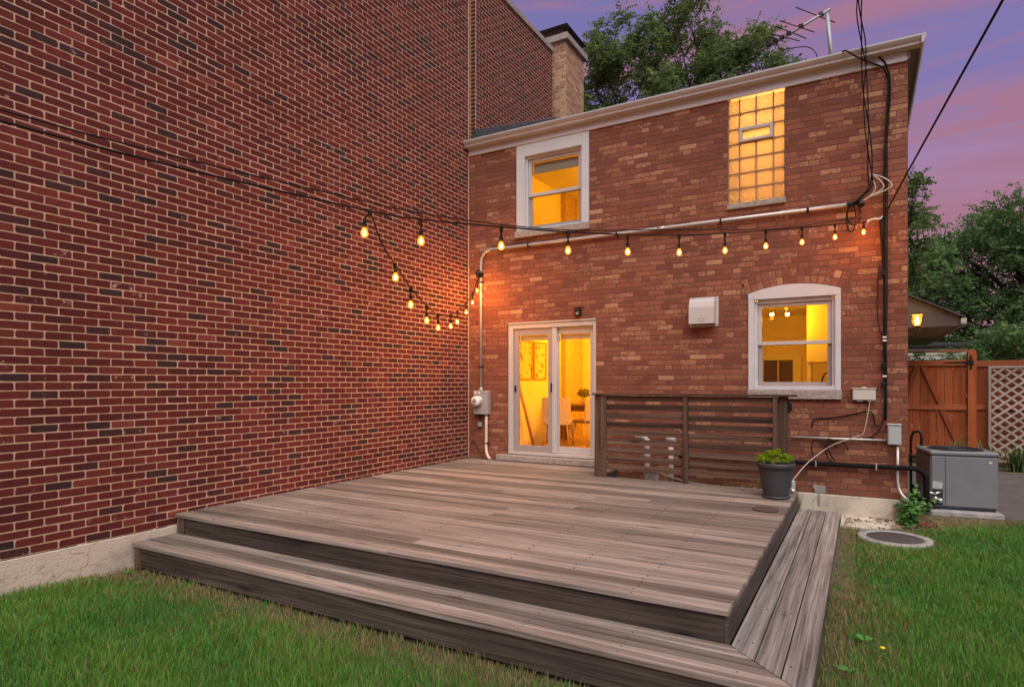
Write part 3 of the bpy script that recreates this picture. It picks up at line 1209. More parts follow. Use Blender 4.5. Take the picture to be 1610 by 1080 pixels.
def area_light(name, loc, size, watts, color, rot=(0, 0, 0), parent=None):
    l = bpy.data.lights.new(name, 'AREA')
    l.shape = 'DISK'
    l.size = size
    l.energy = watts
    l.color = color
    o = bpy.data.objects.new(name, l)
    o.location = Vector(loc) - WLOC.get(parent, Vector((0, 0, 0)))
    o.rotation_euler = rot
    o.parent = parent
    COL.objects.link(o)
    return o


def ceiling_lamp(x, y, z, watts, color, label, size=.3):
    t = thing('ceiling_lamp', label, 'lamp', (x, y, z))
    q = MB(); q.lathe([(.02, z), (.17, z - .005), (.18, z - .03), (.165, z - .045)], x, y, 24); q.build('base', 'white_paint', t)
    q = MB(); q.lathe([(.16, z - .046), (.15, z - .08), (.09, z - .105), (.001, z - .115)], x, y, 24); q.build('diffuser', 'lamp_glow', t)
    point_light('lamp_light', (x, y, z - .2), watts, color, .08, t)


ceiling_lamp(2.35, .9, 2.86, 56, AMB, 'round ceiling lamp just inside the patio door')
ceiling_lamp(1.7, 2.9, 2.86, 72, AMB, 'added unseen ceiling lamp that brightens the dining room back wall')  # second lamp, added out of view to lift the dim back wall
ceiling_lamp(1.95, 2.3, 5.572, 34, AMB, 'round ceiling lamp inside the upper sash window room')
ceiling_lamp(4.6, 1.3, 5.572, 46, AMB2, 'round ceiling lamp behind the glass block window')


# ================================================================== DECK
ZD, ZS = .405, .222
dk = thing('deck', 'low weathered grey timber deck with a wraparound step', 'deck', (2.5, -2.6, 0))
PIT = .1398
yy = -5.045
i = 0


def plank(x0, x1, y0, y1, z0, z1, name, m, parent, sag=.0):
    q = MB()
    n = 5
    # chamfered long edges, slight cup and waviness
    ch = .005
    prof = [(y0, z0), (y1, z0), (y1, z1 - ch), (y1 - ch, z1), ((y0 + y1) / 2, z1 - .0012), (y0 + ch, z1), (y0, z1 - ch)]
    vs, fs = [], []
    dz = [random.uniform(-.0016, .0016) for _ in range(n + 1)]
    dy = [random.uniform(-.0016, .0016) for _ in range(n + 1)]
    for k in range(n + 1):
        x = x0 + (x1 - x0) * k / n
        vs += [(x, p[0] + dy[k], p[1] + dz[k]) for p in prof]
    c = len(prof)
    for k in range(n):
        for j in range(c):
            j2 = (j + 1) % c
            fs.append([k * c + j, k * c + j2, (k + 1) * c + j2, (k + 1) * c + j])
    fs.append(list(range(c))); fs.append([n * c + j for j in range(c)])
    q.add(vs, fs)
    return q.build(name, m, parent)


while yy + PIT < -.01:
    xe = 5.052 + random.uniform(-.003, .004)
    if yy > -.90: xe = 2.60
    xs_ = .018 + random.uniform(0, .01)
    if random.random() < .3 and xe > 4:
        xm = random.choice([1.55, 2.1, 2.65, 3.2, 3.75])
        plank(xs_, xm - .002, yy + .0042, yy + PIT - .0046, ZD - .032, ZD - random.uniform(0, .003), 'board', 'deck_wood', dk)
        xs_ = xm + .002
    plank(xs_, xe, yy + .0042, yy + PIT - .0046, ZD - .032, ZD - random.uniform(0, .003), 'board', 'deck_wood', dk)
    yy += PIT
    i += 1
plank(.02, 2.60, yy + .002, -.012, ZD - .032, ZD - .002, 'board', 'deck_wood', dk)
# skirts
f = MB(); f.box(.15, 5.028, -5.020, -4.982, ZS - .02, ZD - .037, .003); f.build('front_skirt', 'fascia_wood', dk)
f = MB(); f.box(.03, .142, -5.028, -4.982, ZS - .0, ZD - .036, .004); f.build('corner_trim', 'post_wood', dk)
f = MB(); f.box(5.0285, 5.052, -5.020, -.87, ZS - .02, ZD - .036, .003); f.build('side_skirt', 'fascia_wood_y', dk)
f = MB(); f.box(2.56, 5.02, -.875, -.835, .0, ZD - .036, .003); f.build('rear_joist', 'fascia_wood', dk)
f = MB(); f.box(2.56, 2.598, -.834, -.05, .0, ZD - .036, .003); f.build('return_joist', 'fascia_wood_y', dk)
for k in range(9):
    y = -4.6 + k * .5
    f = MB(); f.box(.05, 5.0 if y < -.9 else 2.55, y, y + .04, .05, ZD - .04); f.build('joist', 'fascia_wood', dk)
# wraparound step: three boards, mitred at the corner
A0, B0 = 5.060, -5.030      # inner corner
SW = .1395
for k in range(3):
    o0, o1 = k * SW + .004, (k + 1) * SW - .004
    q = MB()
    x_l = .04 + random.uniform(0, .012)
    q.prism([(x_l, B0 - o1), (A0 + o1 - .006, B0 - o1), (A0 + o0 - .006, B0 - o0), (x_l, B0 - o0)], ZS - .034, ZS - random.uniform(0, .003))
    q.build('step_board', 'deck_wood', dk)
    q = MB()
    ye = -.875 + random.uniform(-.012, .012)
    q.prism([(A0 + o0 + .004, B0 - o0), (A0 + o1 + .004, B0 - o1), (A0 + o1 + .004, ye), (A0 + o0 + .004, ye)], ZS - .034, ZS - random.uniform(0, .003))
    q.build('step_board', 'deck_wood_y', dk)
f = MB(); f.box(.15, A0 + .385, B0 - .40, B0 - .365, .012, ZS - .038, .003); f.build('step_skirt', 'fascia_wood', dk)
f = MB(); f.box(.055, .145, B0 - .405, B0 - .365, .0, ZS - .037, .004); f.build('step_corner_trim', 'post_wood', dk)
f = MB(); f.box(A0 + .365, A0 + .40, B0 - .362, -.89, .01, ZS - .038, .003); f.build('step_side_skirt', 'fascia_wood_y', dk)
f = MB()
for x in [.35 + .6 * k for k in range(9)]:
    for k in range(3):
        for e in (.035, .105):
            if x < A0 + k * SW - .1:
                f.lathe([(.0048, ZS - .001), (.0042, ZS + .0008)], x + random.uniform(-.008, .008), B0 - k * SW - e, 8)
for y in [-4.95 + .58 * k for k in range(8)]:
    for k in range(3):
        for e in (.035, .105):
            f.lathe([(.0048, ZS - .001), (.0042, ZS + .0008)], A0 + k * SW + e, y + random.uniform(-.008, .008) - .1 * (k if y < -4.5 else 0), 8)
y_ = -5.045
while y_ + PIT < -.02:
    for x in [.08 + .49 * k for k in range(11)]:
        if x < (4.95 if y_ < -.9 else 2.5):
            for e in (.032, .108):
                f.lathe([(.0062, ZD - .003), (.0055, ZD + .0006)], x + random.uniform(-.012, .012), y_ + e + random.uniform(-.006, .006), 6)
    y_ += PIT
f.build('screws', 'screw', dk, kind='stuff')
f = MB(); f.lathe([(.001, ZD + .001), (.118, ZD + .001), (.118, ZD + .010), (.110, ZD + .013), (.001, ZD + .014)], 4.868, -2.10, 40)
mat('dark_disc', (.060, .040, .036), .8, c2=(.085, .055, .05), sc=20)
tag(f.build('round_mat', 'dark_disc'), 'flat dark brown round mat lying on the deck in front of the flowerpot', 'mat')

# ================================================================== PRIVACY SCREEN
YS = -.86
sc_ = thing('privacy_screen', 'weathered slatted timber screen with a flat cap rail standing on the deck', 'screen', (3.8, YS, ZD))
f = MB(); f.box(2.575, 5.045, YS - .075, YS + .075, 1.482, 1.507, .004); f.build('cap_rail', 'slat_wood', sc_)
for (x0, x1, ya, yb, zt) in ((2.60, 2.695, YS - .04, YS + .055, 1.48), (4.845, 4.945, YS - .01, YS + .085, 1.48)):
    f = MB(); f.box(x0, x1, ya, yb, ZD, zt, .004); f.build('post', 'post_wood', sc_)
for (x0, x1, ya, yb, zb) in ((2.697, 2.765, YS - .055, YS - .020, ZD + .002), (3.765, 3.83, YS - .055, YS - .018, ZD - .0), (4.79, 4.842, YS - .055, YS - .018, ZD + .06)):
    f = MB(); f.box(x0, x1, ya, yb, zb, 1.478, .004); f.build('upright', 'post_wood', sc_)
for p, (x0, x1) in enumerate(((2.70, 3.80), (3.801, 4.84))):
    for k in range(9):
        zc = 1.44 - k * .1125 + random.uniform(-.004, .004) - (.005 if p else 0)
        h = .0345
        q = MB()
        z_l, z_r = random.uniform(-.003, .003), random.uniform(-.003, .003)
        ya, yb = YS - .016 + p * .0, YS + .008
        q.add([(x0, ya, zc - h + z_l), (x1, ya, zc - h + z_r), (x1, ya, zc + h + z_r), (x0, ya, zc + h + z_l), (x0, yb, zc - h + z_l), (x1, yb, zc - h + z_r), (x1, yb, zc + h + z_r), (x0, yb, zc + h + z_l)],
              [(0, 1, 2, 3), (4, 5, 6, 7), (0, 1, 5, 4), (3, 2, 6, 7), (0, 3, 7, 4), (1, 2, 6, 5)])
        q.build('slat', 'slat_wood', sc_)
f = MB(); f.box(4.946, 4.975, YS + .0, YS + .05, 1.30, 1.42, .006); f.box(4.946, 4.99, YS + .01, YS + .04, 1.32, 1.40, .006)
f.build('latch', 'black_metal', sc_)

# things behind the screen
pv = thing('white_vent_pipe', 'white plastic pipe with an elbow rising beside the wall behind the screen', 'pipe', (3.14, -.3, 0), 'white pipes behind the screen')
f = MB(); f.tube(catmull([(3.12, -.28, .1), (3.12, -.28, .80), (3.11, -.28, .86), (3.06, -.28, .90), (2.96, -.28, .90)], 5), .038, 12); f.build('pipe', 'pvc', pv)
f = MB(); f.tube([(3.12, -.28, .60), (3.12, -.28, .70)], .046, 12); f.build('collar', 'pvc', pv)
pv = thing('white_vent_pipe', 'straight white plastic pipe with a tee top near the screen centre post', 'pipe', (3.46, -.3, 0), 'white pipes behind the screen')
f = MB(); f.tube([(3.45, -.28, .1), (3.45, -.28, .88)], .034, 12); f.build('pipe', 'pvc', pv)
f = MB(); f.tube([(3.39, -.28, .885), (3.51, -.28, .885)], .040, 12); f.build('tee', 'pvc', pv)
t = thing('utility_box', 'small white lidded box standing on the ground behind the screen', 'box', (3.24, -.45, 0))
f = MB(); f.box(3.16, 3.32, -.52, -.40, .0, .445, .008); f.build('body', 'pvc', t)
f = MB(); f.box(3.15, 3.33, -.53, -.39, .446, .465, .005); f.build('lid', 'white_vinyl', t)
f = MB(); f.tube(catmull([(4.5, -.12, .28), (4.2, -.3, .30), (3.9, -.4, .33), (3.6, -.38, .36), (3.3, -.3, .42)], 6), .010, 6)
tag(f.build('garden_hose', 'cable_white'), 'pale thin hose trailing behind the screen near the ground', 'hose')

# ================================================================== FLOWERPOT
PX, PY = 4.875, -1.335
pt = thing('flower_pot', 'dark grey woven-pattern pot on the deck corner, planted with bright green', 'flower pot', (PX, PY, ZD))
prof = []
nz_ = 44
for k in range(nz_ + 1):
    z = ZD + .012 + .315 * k / nz_
    prof.append((.122 + .050 * (k / nz_) ** .9, z))
def weave(a, z, i):
    if i < 2 or i > nz_ - 2: return 0
    u = a * 24 / (2 * math.pi); v = (z - ZD) / .022
    return .0048 * abs(math.sin(math.pi * (u + v * .5))) * abs(math.sin(math.pi * (u - v * .5)))
f = MB(); f.lathe(prof, PX, PY, 144, weave); f.build('pot', 'pot_grey', pt)
f = MB(); f.lathe([(.172, ZD + .318), (.190, ZD + .322), (.193, ZD + .372), (.188, ZD + .378), (.176, ZD + .378), (.172, ZD + .35), (.001, ZD + .345)], PX, PY, 64); f.build('rim', 'pot_grey', pt)
f = MB(); f.lathe([(.13, ZD + .0), (.140, ZD + .002), (.144, ZD + .022), (.128, ZD + .026)], PX, PY, 48); f.build('saucer', 'pot_grey', pt)
f = MB(); f.lathe([(.001, ZD + .362), (.171, ZD + .355)], PX, PY, 32); f.build('potting_soil', 'soil', pt)


def leaf_cloud(centers, radii, n, size, asp, up=.4, seed=1):
    """n little leaves (quads) in ellipsoids; returns V,F"""
    r = np.random.default_rng(seed)
    k = r.integers(0, len(centers), n)
    d = r.normal(size=(n, 3)); d /= np.linalg.norm(d, axis=1)[:, None]
    rad = r.random(n) ** .4
    c = np.array(centers)[k] + d * rad[:, None] * np.array(radii)[k]
    nrm = r.normal(size=(n, 3)); nrm[:, 2] += up; nrm /= np.linalg.norm(nrm, axis=1)[:, None]
    t = np.cross(nrm, r.normal(size=(n, 3))); t /= np.linalg.norm(t, axis=1)[:, None]
    b = np.cross(nrm, t)
    s = size * (.6 + .8 * r.random(n))[:, None]
    V = np.stack([c - t * s, c + b * s * asp, c + t * s, c - b * s * asp], 1).reshape(-1, 3)
    F = np.arange(4 * n).reshape(n, 4)
    return V, F, r.random((n, 3))


leafmat('leaf_sedum', (.13, .25, .012), (.34, .46, .03), .3)
cs, rs = [], []
for k in range(75):
    a_ = random.random() * 6.28; rr = .172 * math.sqrt(random.random())
    hgt = .095 * (1 - (rr / .19) ** 2) + .012 + .02 * random.random()
    cs.append((PX + rr * math.cos(a_), PY + rr * math.sin(a_), ZD + .375 + hgt * random.uniform(.5, 1.1))); rs.append((.024, .024, .026))
V, F, Cc = leaf_cloud(cs, rs, 8000, .0070, .55, .6, 5)
fastmesh('foliage', V, F, Cc, 'leaf_sedum', pt)

# downspout shoe next to the pot
t = thing('downspout_shoe', 'short grey metal downspout end with a bright spout behind the flowerpot', 'downspout', (5.0, -.95, ZD))
f = MB(); f.box(4.99, 5.03, -.93, -.90, ZD + .01, ZD + .13, .006); f.build('pipe', 'box_grey', t)
f = MB(); f.tube([(5.03, -1.02, ZD + .022), (4.97, -.96, ZD + .055)], .02, 10); f.build('spout', 'bright_metal', t)

# ================================================================== WALL FITTINGS
t = thing('electrical_conduit', 'long grey metal conduit crossing the house wall and dropping to the meter', 'conduit', (.27, -.05, 1.5))
pts = [(5.55, -.045, 3.795), (4.0, -.045, 3.795), (2.2, -.045, 3.795), (.46, -.045, 3.795)]
arc = [(.27 + .19 * (1 - math.sin(q)), -.045, 3.605 + .19 * math.cos(q)) for q in [math.pi / 2 * k / 8 for k in range(9)]]
f = MB(); f.tube(pts + arc + [(.27, -.045, 3.0), (.27, -.045, 1.53)], .024, 12); f.build('pipe', 'conduit', t)
for x in (5.1, 4.05, 2.6, 1.15):
    f = MB(); f.box(x - .012, x + .012, -.073, .0, 3.766, 3.824, .003); f.build('strap', 'black_metal', t)
for z in (3.42, 3.28, 1.9):
    f = MB(); f.box(.241, .299, -.073, .0, z - .012, z + .012, .003); f.build('strap', 'black_metal', t)
f = MB(); f.tube([(.27, -.045, 3.18), (.27, -.045, 3.30)], .029, 12); f.tube([(3.2, -.045, 3.795), (3.3, -.045, 3.795)], .028, 12); f.build('coupling', 'conduit', t)
f = MB(); f.tube(catmull([(5.53, -.045, 3.795), (5.60, -.05, 3.80), (5.66, -.08, 3.79), (5.68, -.10, 3.75)], 4), [.03] * 9 + [.042] * 3 + [.035], 12); f.build('weatherhead', 'black_metal', t)

t = thing('electric_meter', 'grey electric meter box with a round glass dial beside the patio door', 'meter', (.3, -.1, 1.12))
f = MB(); f.box(.165, .43, -.115, -.001, 1.13, 1.515, .008); f.build('box', 'meter_grey', t)
f = MB(); f.lathe([(.090, -.117), (.092, -.135), (.080, -.150)], .262, 0, 32, axis='y', cz=1.345); f.build('ring', 'conduit', t)
f = MB(); f.lathe([(.078, -.150), (.080, -.20), (.074, -.225), (.001, -.228)], .262, 0, 32, axis='y', cz=1.345); f.build('dial', 'paper_white', t)
f = MB(); f.box(.225, .30, -.2305, -.2285, 1.335, 1.355); f.box(.24, .285, -.2305, -.2285, 1.367, 1.385); f.box(.25, .275, -.2305, -.2285, 1.30, 1.315); f.build('register', 'ink', t)
f = MB(); f.box(.185, .23, -.1165, -.1155, 1.468, 1.495); f.box(.262, .305, -.1165, -.1155, 1.468, 1.495); f.build('sticker', 'paper_white', t)
f = MB(); f.tube([(.27, -.045, 1.516), (.27, -.045, 1.56)], .032, 12); f.build('hub', 'conduit', t)
t = thing('ground_wire_box', 'small grey box hanging on a wire under the electric meter', 'box', (.25, -.04, .95))
f = MB(); f.box(.215, .275, -.06, -.005, .925, 1.0, .006); f.build('body', 'meter_grey', t)
f = MB(); f.tube([(.245, -.035, 1.13), (.245, -.035, 1.0)], .006, 6); f.build('wire', 'black_rubber', t)
t = thing('meter_tail_pipe', 'pale pipe dropping from the meter and curving to the deck', 'pipe', (.38, -.05, ZD))
f = MB(); f.tube([(.375, -.05, 1.13), (.375, -.05, .95)] + catmull([(.375, -.05, .75), (.378, -.06, .62), (.40, -.08, .52), (.44, -.10, .455), (.50, -.13, .418)], 5), .024, 12); f.build('pipe', 'pale_pipe', t)
f = MB(); f.box(.335, .415, -.08, -.0, .655, .672, .003); f.build('clip', 'black_metal', t)
f = MB(); f.tube(catmull([(.06, -.02, .62), (.12, -.03, .68), (.22, -.05, .55), (.36, -.12, .42)], 6), .005, 5)
tag(f.build('thin_wire', 'black_rubber'), 'thin black wire looping at the wall corner by the deck', 'wire')

t = thing('motion_sensor', 'small black sensor box above the patio door', 'sensor', (1.98, -.03, 2.65))
f = MB(); f.box(1.935, 2.03, -.055, -.001, 2.645, 2.77, .006); f.build('housing', 'black_metal', t)
f = MB(); f.box(1.96, 2.005, -.062, -.056, 2.66, 2.70, .003); f.build('lens', 'limestone', t)
f = MB(); f.tube([(1.96, -.02, 2.775), (2.10, -.012, 2.78)], .004, 5); f.build('wire', 'black_rubber', t)

# vent hood
t = thing('vent_hood', 'white curved metal exhaust hood on the brick wall', 'vent', (3.85, -.1, 2.42))
vx0, vx1 = 3.665, 3.985
vp = [(-.002, 2.78), (-.05, 2.785), (-.11, 2.765), (-.155, 2.715), (-.175, 2.65), (-.182, 2.43), (-.168, 2.425), (-.16, 2.64), (-.14, 2.70), (-.10, 2.745), (-.05, 2.765), (-.002, 2.762)]
f = MB(); f.prism_x(vp, vx0, vx1); f.build('cowl', 'white_vinyl', t)
for x in (vx0 - .004, vx1):
    f = MB(); f.prism_x([(-.001, 2.44), (-.06, 2.40), (-.065, 2.43), (-.181, 2.432), (-.174, 2.65), (-.154, 2.714), (-.11, 2.764), (-.05, 2.784), (-.001, 2.779)], x, x + .004); f.build('cheek', 'white_vinyl', t)
f = MB(); f.box(vx0 - .03, vx1 + .03, -.006, -.0005, 2.40, 2.80); f.build('back_plate', 'white_vinyl', t)
f = MB(); f.box(vx0 + .005, vx1 - .005, -.16, -.007, 2.47, 2.48); f.build('flap', 'ink', t)
f = MB()
for x, z in ((vx0 + .02, 2.79), (vx1 - .02, 2.79), (vx1 + .02, 2.42)):
    f.lathe([(.008, -.008), (.006, -.013)], x, 0, 8, axis='y', cz=z)
f.build('screws', 'screw', t)
# little embossed emblem on the hood
f = MB()
for k in range(3):
    f.lathe([(.015, -.183), (.012, -.186)], 3.80 + .032 * k, 0, 12, axis='y', cz=2.505)
f.box(3.785, 3.88, -.186, -.182, 2.468, 2.478); f.box(3.835, 3.841, -.186, -.182, 2.523, 2.545)
f.build('emblem', 'cable_box', t)

# cable junction box
t = thing('cable_box', 'pale grey plastic cable junction box below the lower window', 'junction box', (5.7, -.05, 1.42))
f = MB(); f.box(5.585, 5.825, -.085, -.001, 1.432, 1.565, .010); f.build('body', 'cable_box', t)
f = MB(); f.box(5.575, 5.835, -.092, -.004, 1.567, 1.578, .004); f.box(5.68, 5.73, -.07, -.02, 1.579, 1.592, .004); f.build('lid', 'cable_box', t)
f = MB(); f.box(5.63, 5.69, -.07, -.02, 1.418, 1.4315, .003); f.box(5.74, 5.80, -.07, -.02, 1.418, 1.4315, .003); f.build('gland', 'box_grey', t)
t = thing('disconnect_box', 'tall grey electrical disconnect box near the house corner', 'junction box', (6.02, -.05, .91))
f = MB(); f.box(5.945, 6.08, -.09, -.001, .915, 1.145, .006); f.build('body', 'box_grey', t)
f = MB(); f.box(5.939, 6.086, -.101, -.0, 1.146, 1.162, .004); f.box(5.957, 6.068, -.097, -.0905, .925, 1.125, .003); f.build('cover', 'box_grey', t)
f = MB(); f.tube([(6.045, -.05, .914), (6.045, -.05, .62)] + catmull([(6.045, -.055, .50), (6.06, -.07, .40), (6.10, -.10, .33), (6.16, -.13, .27)], 5), .016, 10); f.build('conduit', 'conduit', t)
f = MB(); f.tube([(4.90, -.03, .96), (5.4, -.03, .958), (5.944, -.03, .965)], .014, 8)
t = tag(f.build('thin_conduit', 'conduit'), 'thin grey conduit running level along the wall into the disconnect box', 'conduit')
t = thing('refrigerant_line', 'thick black insulated pipe along the wall bending down at the corner', 'pipe', (6.1, -.08, .3))
f = MB(); f.tube([(3.5, -.075, .645), (4.6, -.075, .65), (5.6, -.075, .648)] + catmull([(6.12, -.075, .655), (6.22, -.07, .652), (6.30, -.05, .60), (6.325, -.03, .50), (6.33, .02, .25), (6.335, .2, .12), (6.40, .55, .16)], 5), .030, 10); f.build('pipe', 'black_rubber', t)
for x in (5.19, 5.83):
    f = MB(); f.box(x - .008, x + .008, -.108, -.0, .612, .69, .003); f.build('clip', 'conduit', t)
f = MB(); f.tube(catmull([(5.765, -.06, 1.418), (5.745, -.07, 1.28), (5.72, -.08, 1.13), (5.69, -.08, 1.03), (5.60, -.08, .985), (5.40, -.10, .90), (5.27, -.11, .81), (5.1, -.3, .66), (4.98, -.6, .50), (4.93, -.86, .42)], 6), .0055, 6)
tag(f.build('white_cable', 'cable_white'), 'pale cable sagging from the junction box to the deck', 'cable')
f = MB(); f.tube(catmull([(5.14, -.012, 1.09), (5.17, -.02, 1.19), (5.3, -.02, 1.205), (5.45, -.02, 1.23), (5.6, -.02, 1.265), (5.74, -.02, 1.30), (5.80, -.03, 1.26), (5.82, -.03, 1.14), (5.87, -.03, 1.14)], 6), .008, 6)
tag(f.build('loose_cable', 'black_rubber'), 'loose dark cable curling across the wall below the junction box', 'cable')
t = thing('cable_loops', 'black cable coiled in loops above the thick black pipe', 'cable', (5.4, -.03, .7))
for (cx, cz, rx, rz, ph) in ((5.23, .80, .09, .14, .3), (5.42, .80, .12, .13, 0), (5.38, .82, .07, .14, .8)):
    f = MB(); f.tube([(cx + rx * math.cos(a_ + ph) , -.03 - .004 * k_, cz + rz * math.sin(a_)) for k_, a_ in enumerate([math.pi * .05 + 2 * math.pi * k / 22 * .75 for k in range(20)])], .007, 6); f.build('loop', 'black_rubber', t)
f = MB(); f.tube(catmull([(5.90, -.03, 1.2), (5.86, -.03, 1.08), (5.78, -.03, 1.0), (5.70, -.03, .975), (5.78, -.035, .99), (5.84, -.03, .93)], 5), .007, 6)
f.build('tail', 'black_rubber', t)
# mortar daub on the foundation
f = MB(); f.prism_y([(5.165, .274), (5.29, .276), (5.305, .31), (5.285, .33), (5.295, .36), (5.25, .375), (5.20, .368), (5.16, .382), (5.15, .34), (5.172, .31)], -.022, .0005)
f.prism_y([(5.215, .13), (5.232, .12), (5.238, .20), (5.235, .268), (5.212, .268), (5.208, .21)], -.043, -.034)
f.build('mortar_daub', 'concrete_grey', ho)

# corner cable bundle
t = thing('cable_bundle', 'dark cables clipped down the house corner from eave to disconnect box', 'cable', (5.92, -.05, 1.2))
base = [(5.955, -.03, 5.30), (5.955, -.035, 5.0), (5.93, -.035, 4.5), (5.925, -.035, 3.9), (5.92, -.035, 3.2), (5.92, -.035, 2.6), (5.915, -.035, 2.0), (5.925, -.035, 1.5), (5.92, -.035, 1.2)]
for k, (dx, dy, r) in enumerate(((0, 0, .009), (.017, -.006, .008), (-.012, -.010, .007))):
    f = MB(); f.tube(catmull([(p[0] + dx + random.uniform(-.006, .006), p[1] + dy, p[2]) for p in base], 6), r, 6); f.build('strand', 'black_rubber', t)
f = MB(); f.tube(catmull([(5.825, -.035, 5.57), (5.86, -.036, 5.50), (5.92, -.034, 5.42), (5.955, -.03, 5.30)], 5), .010, 6)
f.tube(catmull([(5.40, .05, 5.63), (5.5, -.19, 5.60), (5.62, -.19, 5.50), (5.75, -.06, 5.46), (5.90, -.04, 5.36), (5.955, -.03, 5.2)], 6), .009, 6); f.build('upper_lead', 'black_rubber', t)
f = MB(); f.tube(catmull([(5.87, -.05, 3.58), (5.88, -.05, 3.4), (5.90, -.05, 3.1), (5.905, -.045, 2.95)], 5), .014, 6)
f.tube(catmull([(5.86, -.03, 3.05), (5.84, -.03, 2.6), (5.86, -.03, 2.3), (5.91, -.035, 2.15)], 5), .006, 6); f.build('drop_lead', 'black_rubber', t)
for z in (2.18, 2.14, 1.72):
    f = MB(); f.box(5.895, 5.935, -.065, -.02, z - .012, z + .008, .003); f.build('clip', 'paper_white', t)
for z in (2.93, 1.85, 1.62):
    f = MB(); f.box(5.88, 5.925, -.07, -.01, z - .03, z + .03, .006); f.build('cable_tie', 'black_metal', t)
tw = thing('service_drop', 'twisted dark service wires hanging past the gutter to the conduit head', 'wires', (5.7, -.1, 3.8))
way = [(1351, -120, -2.6), (1351, -30, -1.1), (1351, 20, -.5), (1356, 62, -.24), (1359, 100, -.19), (1360, 150, -.15), (1364, 200, -.13), (1367, 245, -.12), (1369, 282, -.11), (1366, 298, -.11), (1350, 314, -.10), (1338, 323, -.09)]
for k in range(3):
    pts = []
    for j_, (u, v, Y) in enumerate(way):
        am = 4.2 if 0 < j_ < 9 else 2
        pts.append(unp(u + am * math.sin(j_ * 1.15 + k * 2.1), v, Y - .006 * k))
    f = MB(); f.tube(catmull(pts, 5), .0065, 6); f.build('wire', 'black_rubber', tw)
f = MB()
for k, off in enumerate((.10, .18, .02)):
    f.tube(catmull([(5.76, -.10, 4.12), (5.78 + off * .8, -.10, 4.03), (5.80 + off, -.09, 3.93), (5.75, -.09, 3.84), (5.66, -.085, 3.79)], 6), .008, 6)
f.build('pigtail', 'cable_white', tw)
f = MB()
for (cx, cz, rx, rz) in ((5.60, 3.66, .07, .13), (5.57, 3.62, .05, .17)):
    f.tube([(cx + rx * math.cos(2 * math.pi * k / 24), -.08 - .001 * k, cz + rz * math.sin(2 * math.pi * k / 24)) for k in range(24)], .008, 6)
f.build('slack_loop', 'black_rubber', tw)
f = MB(); f.tube(catmull([(5.885, -.10, 3.55), (6.08, -1.2, 3.75), (6.474, -3.5, 4.113), (6.85, -5.6, 4.5)], 8), .009, 8)
tag(f.build('overhead_wire', 'black_rubber'), 'single dark overhead wire slanting up to the right from the house', 'wire')

# ================================================================== ROOF ANTENNA
an = thing('roof_antenna', 'rooftop television antenna with cross rods on a leaning mast', 'antenna', (5.35, .4, 5.62))
f = MB(); f.tube([(5.36, .4, 5.62), (5.29, .4, 6.42)], .026, 10); f.build('mast', 'meter_grey', an)
f = MB(); f.tube([(5.33, .38, 6.45), (4.51, .40, 6.15)], .018, 8); f.build('boom', 'meter_grey', an)
for (u0, v0, u1, v1) in ((1251, 12, 1313, 36), (1226, 33, 1280, 51), (1220, 42, 1268, 61), (1211, 53, 1257, 65), (1212, 58, 1236, 67), (1208, 68, 1222, 72)):
    f = MB(); f.tube([unp(u0, v0, .30), unp(u1, v1, .48)], .0065, 6); f.build('rod', 'black_metal', an)
for u in (.13, .42, .60, .70, .80, .9):
    x = 5.33 - .82 * u * 1.0; z = 6.45 - .30 * u
    f = MB(); f.box(x - .03, x + .03, .365, .42, z - .012, z + .03, .004); f.build('clamp', 'black_metal', an)
f = MB(); f.tube(catmull([(4.68, .4, 6.2), (4.75, .38, 6.08), (4.85, .36, 6.06), (5.05, .34, 6.02), (5.16, .3, 5.9), (5.22, .25, 5.66)], 6), .006, 6); f.build('lead', 'black_rubber', an)
f = MB(); f.lathe([(.06, 5.612), (.05, 5.64), (.028, 5.66)], 5.356, .4, 12); f.build('foot', 'black_metal', an)

# ================================================================== STRING LIGHTS
S1 = [(5.881, -.06, 3.598), (5.701, -.297, 3.502), (5.425, -.849, 3.391), (5.138, -1.424, 3.266), (4.856, -1.989, 3.146), (4.573, -2.553, 3.035), (4.292, -3.116, 2.933), (4.014, -3.671, 2.855), (3.734, -4.233, 2.791), (3.463, -4.775, 2.744), (3.183, -5.335, 2.705), (3.03, -5.64, 2.706), (2.586, -6.527, 2.768), (2.236, -7.227, 2.846), (1.6, -8.5, 3.02)]
B1 = [(5.701, -.297, 3.391), (5.425, -.849, 3.251), (5.138, -1.424, 3.113), (4.856, -1.989, 2.994), (4.573, -2.553, 2.875), (4.292, -3.116, 2.783), (4.014, -3.671, 2.715), (3.734, -4.233, 2.65), (3.463, -4.775, 2.609), (3.185, -5.331, 2.565), (3.014, -5.673, 2.567)]
S2 = [(3.03, -5.64, 2.706), (2.93, -5.42, 2.56), (2.84, -5.184, 2.469), (2.605, -4.72, 2.385), (2.307, -4.13, 2.325), (2.02, -3.561, 2.318), (1.699, -2.927, 2.395), (1.424, -2.383, 2.505), (1.034, -1.611, 2.724), (.694, -.939, 2.963), (.418, -.392, 3.233), (.30, -.10, 3.42), (.28, -.075, 3.45)]
B2 = [(2.831, -5.167, 2.383), (2.608, -4.725, 2.254), (2.307, -4.13, 2.197), (2.036, -3.595, 2.188), (1.663, -2.855, 2.277), (1.424, -2.383, 2.38), (1.034, -1.611, 2.595), (.694, -.939, 2.825), (.401, -.359, 3.098)]


def zon(path, p):
    best = min(path, key=lambda q: (q.x - p[0]) ** 2 + (q.y - p[1]) ** 2)
    return best


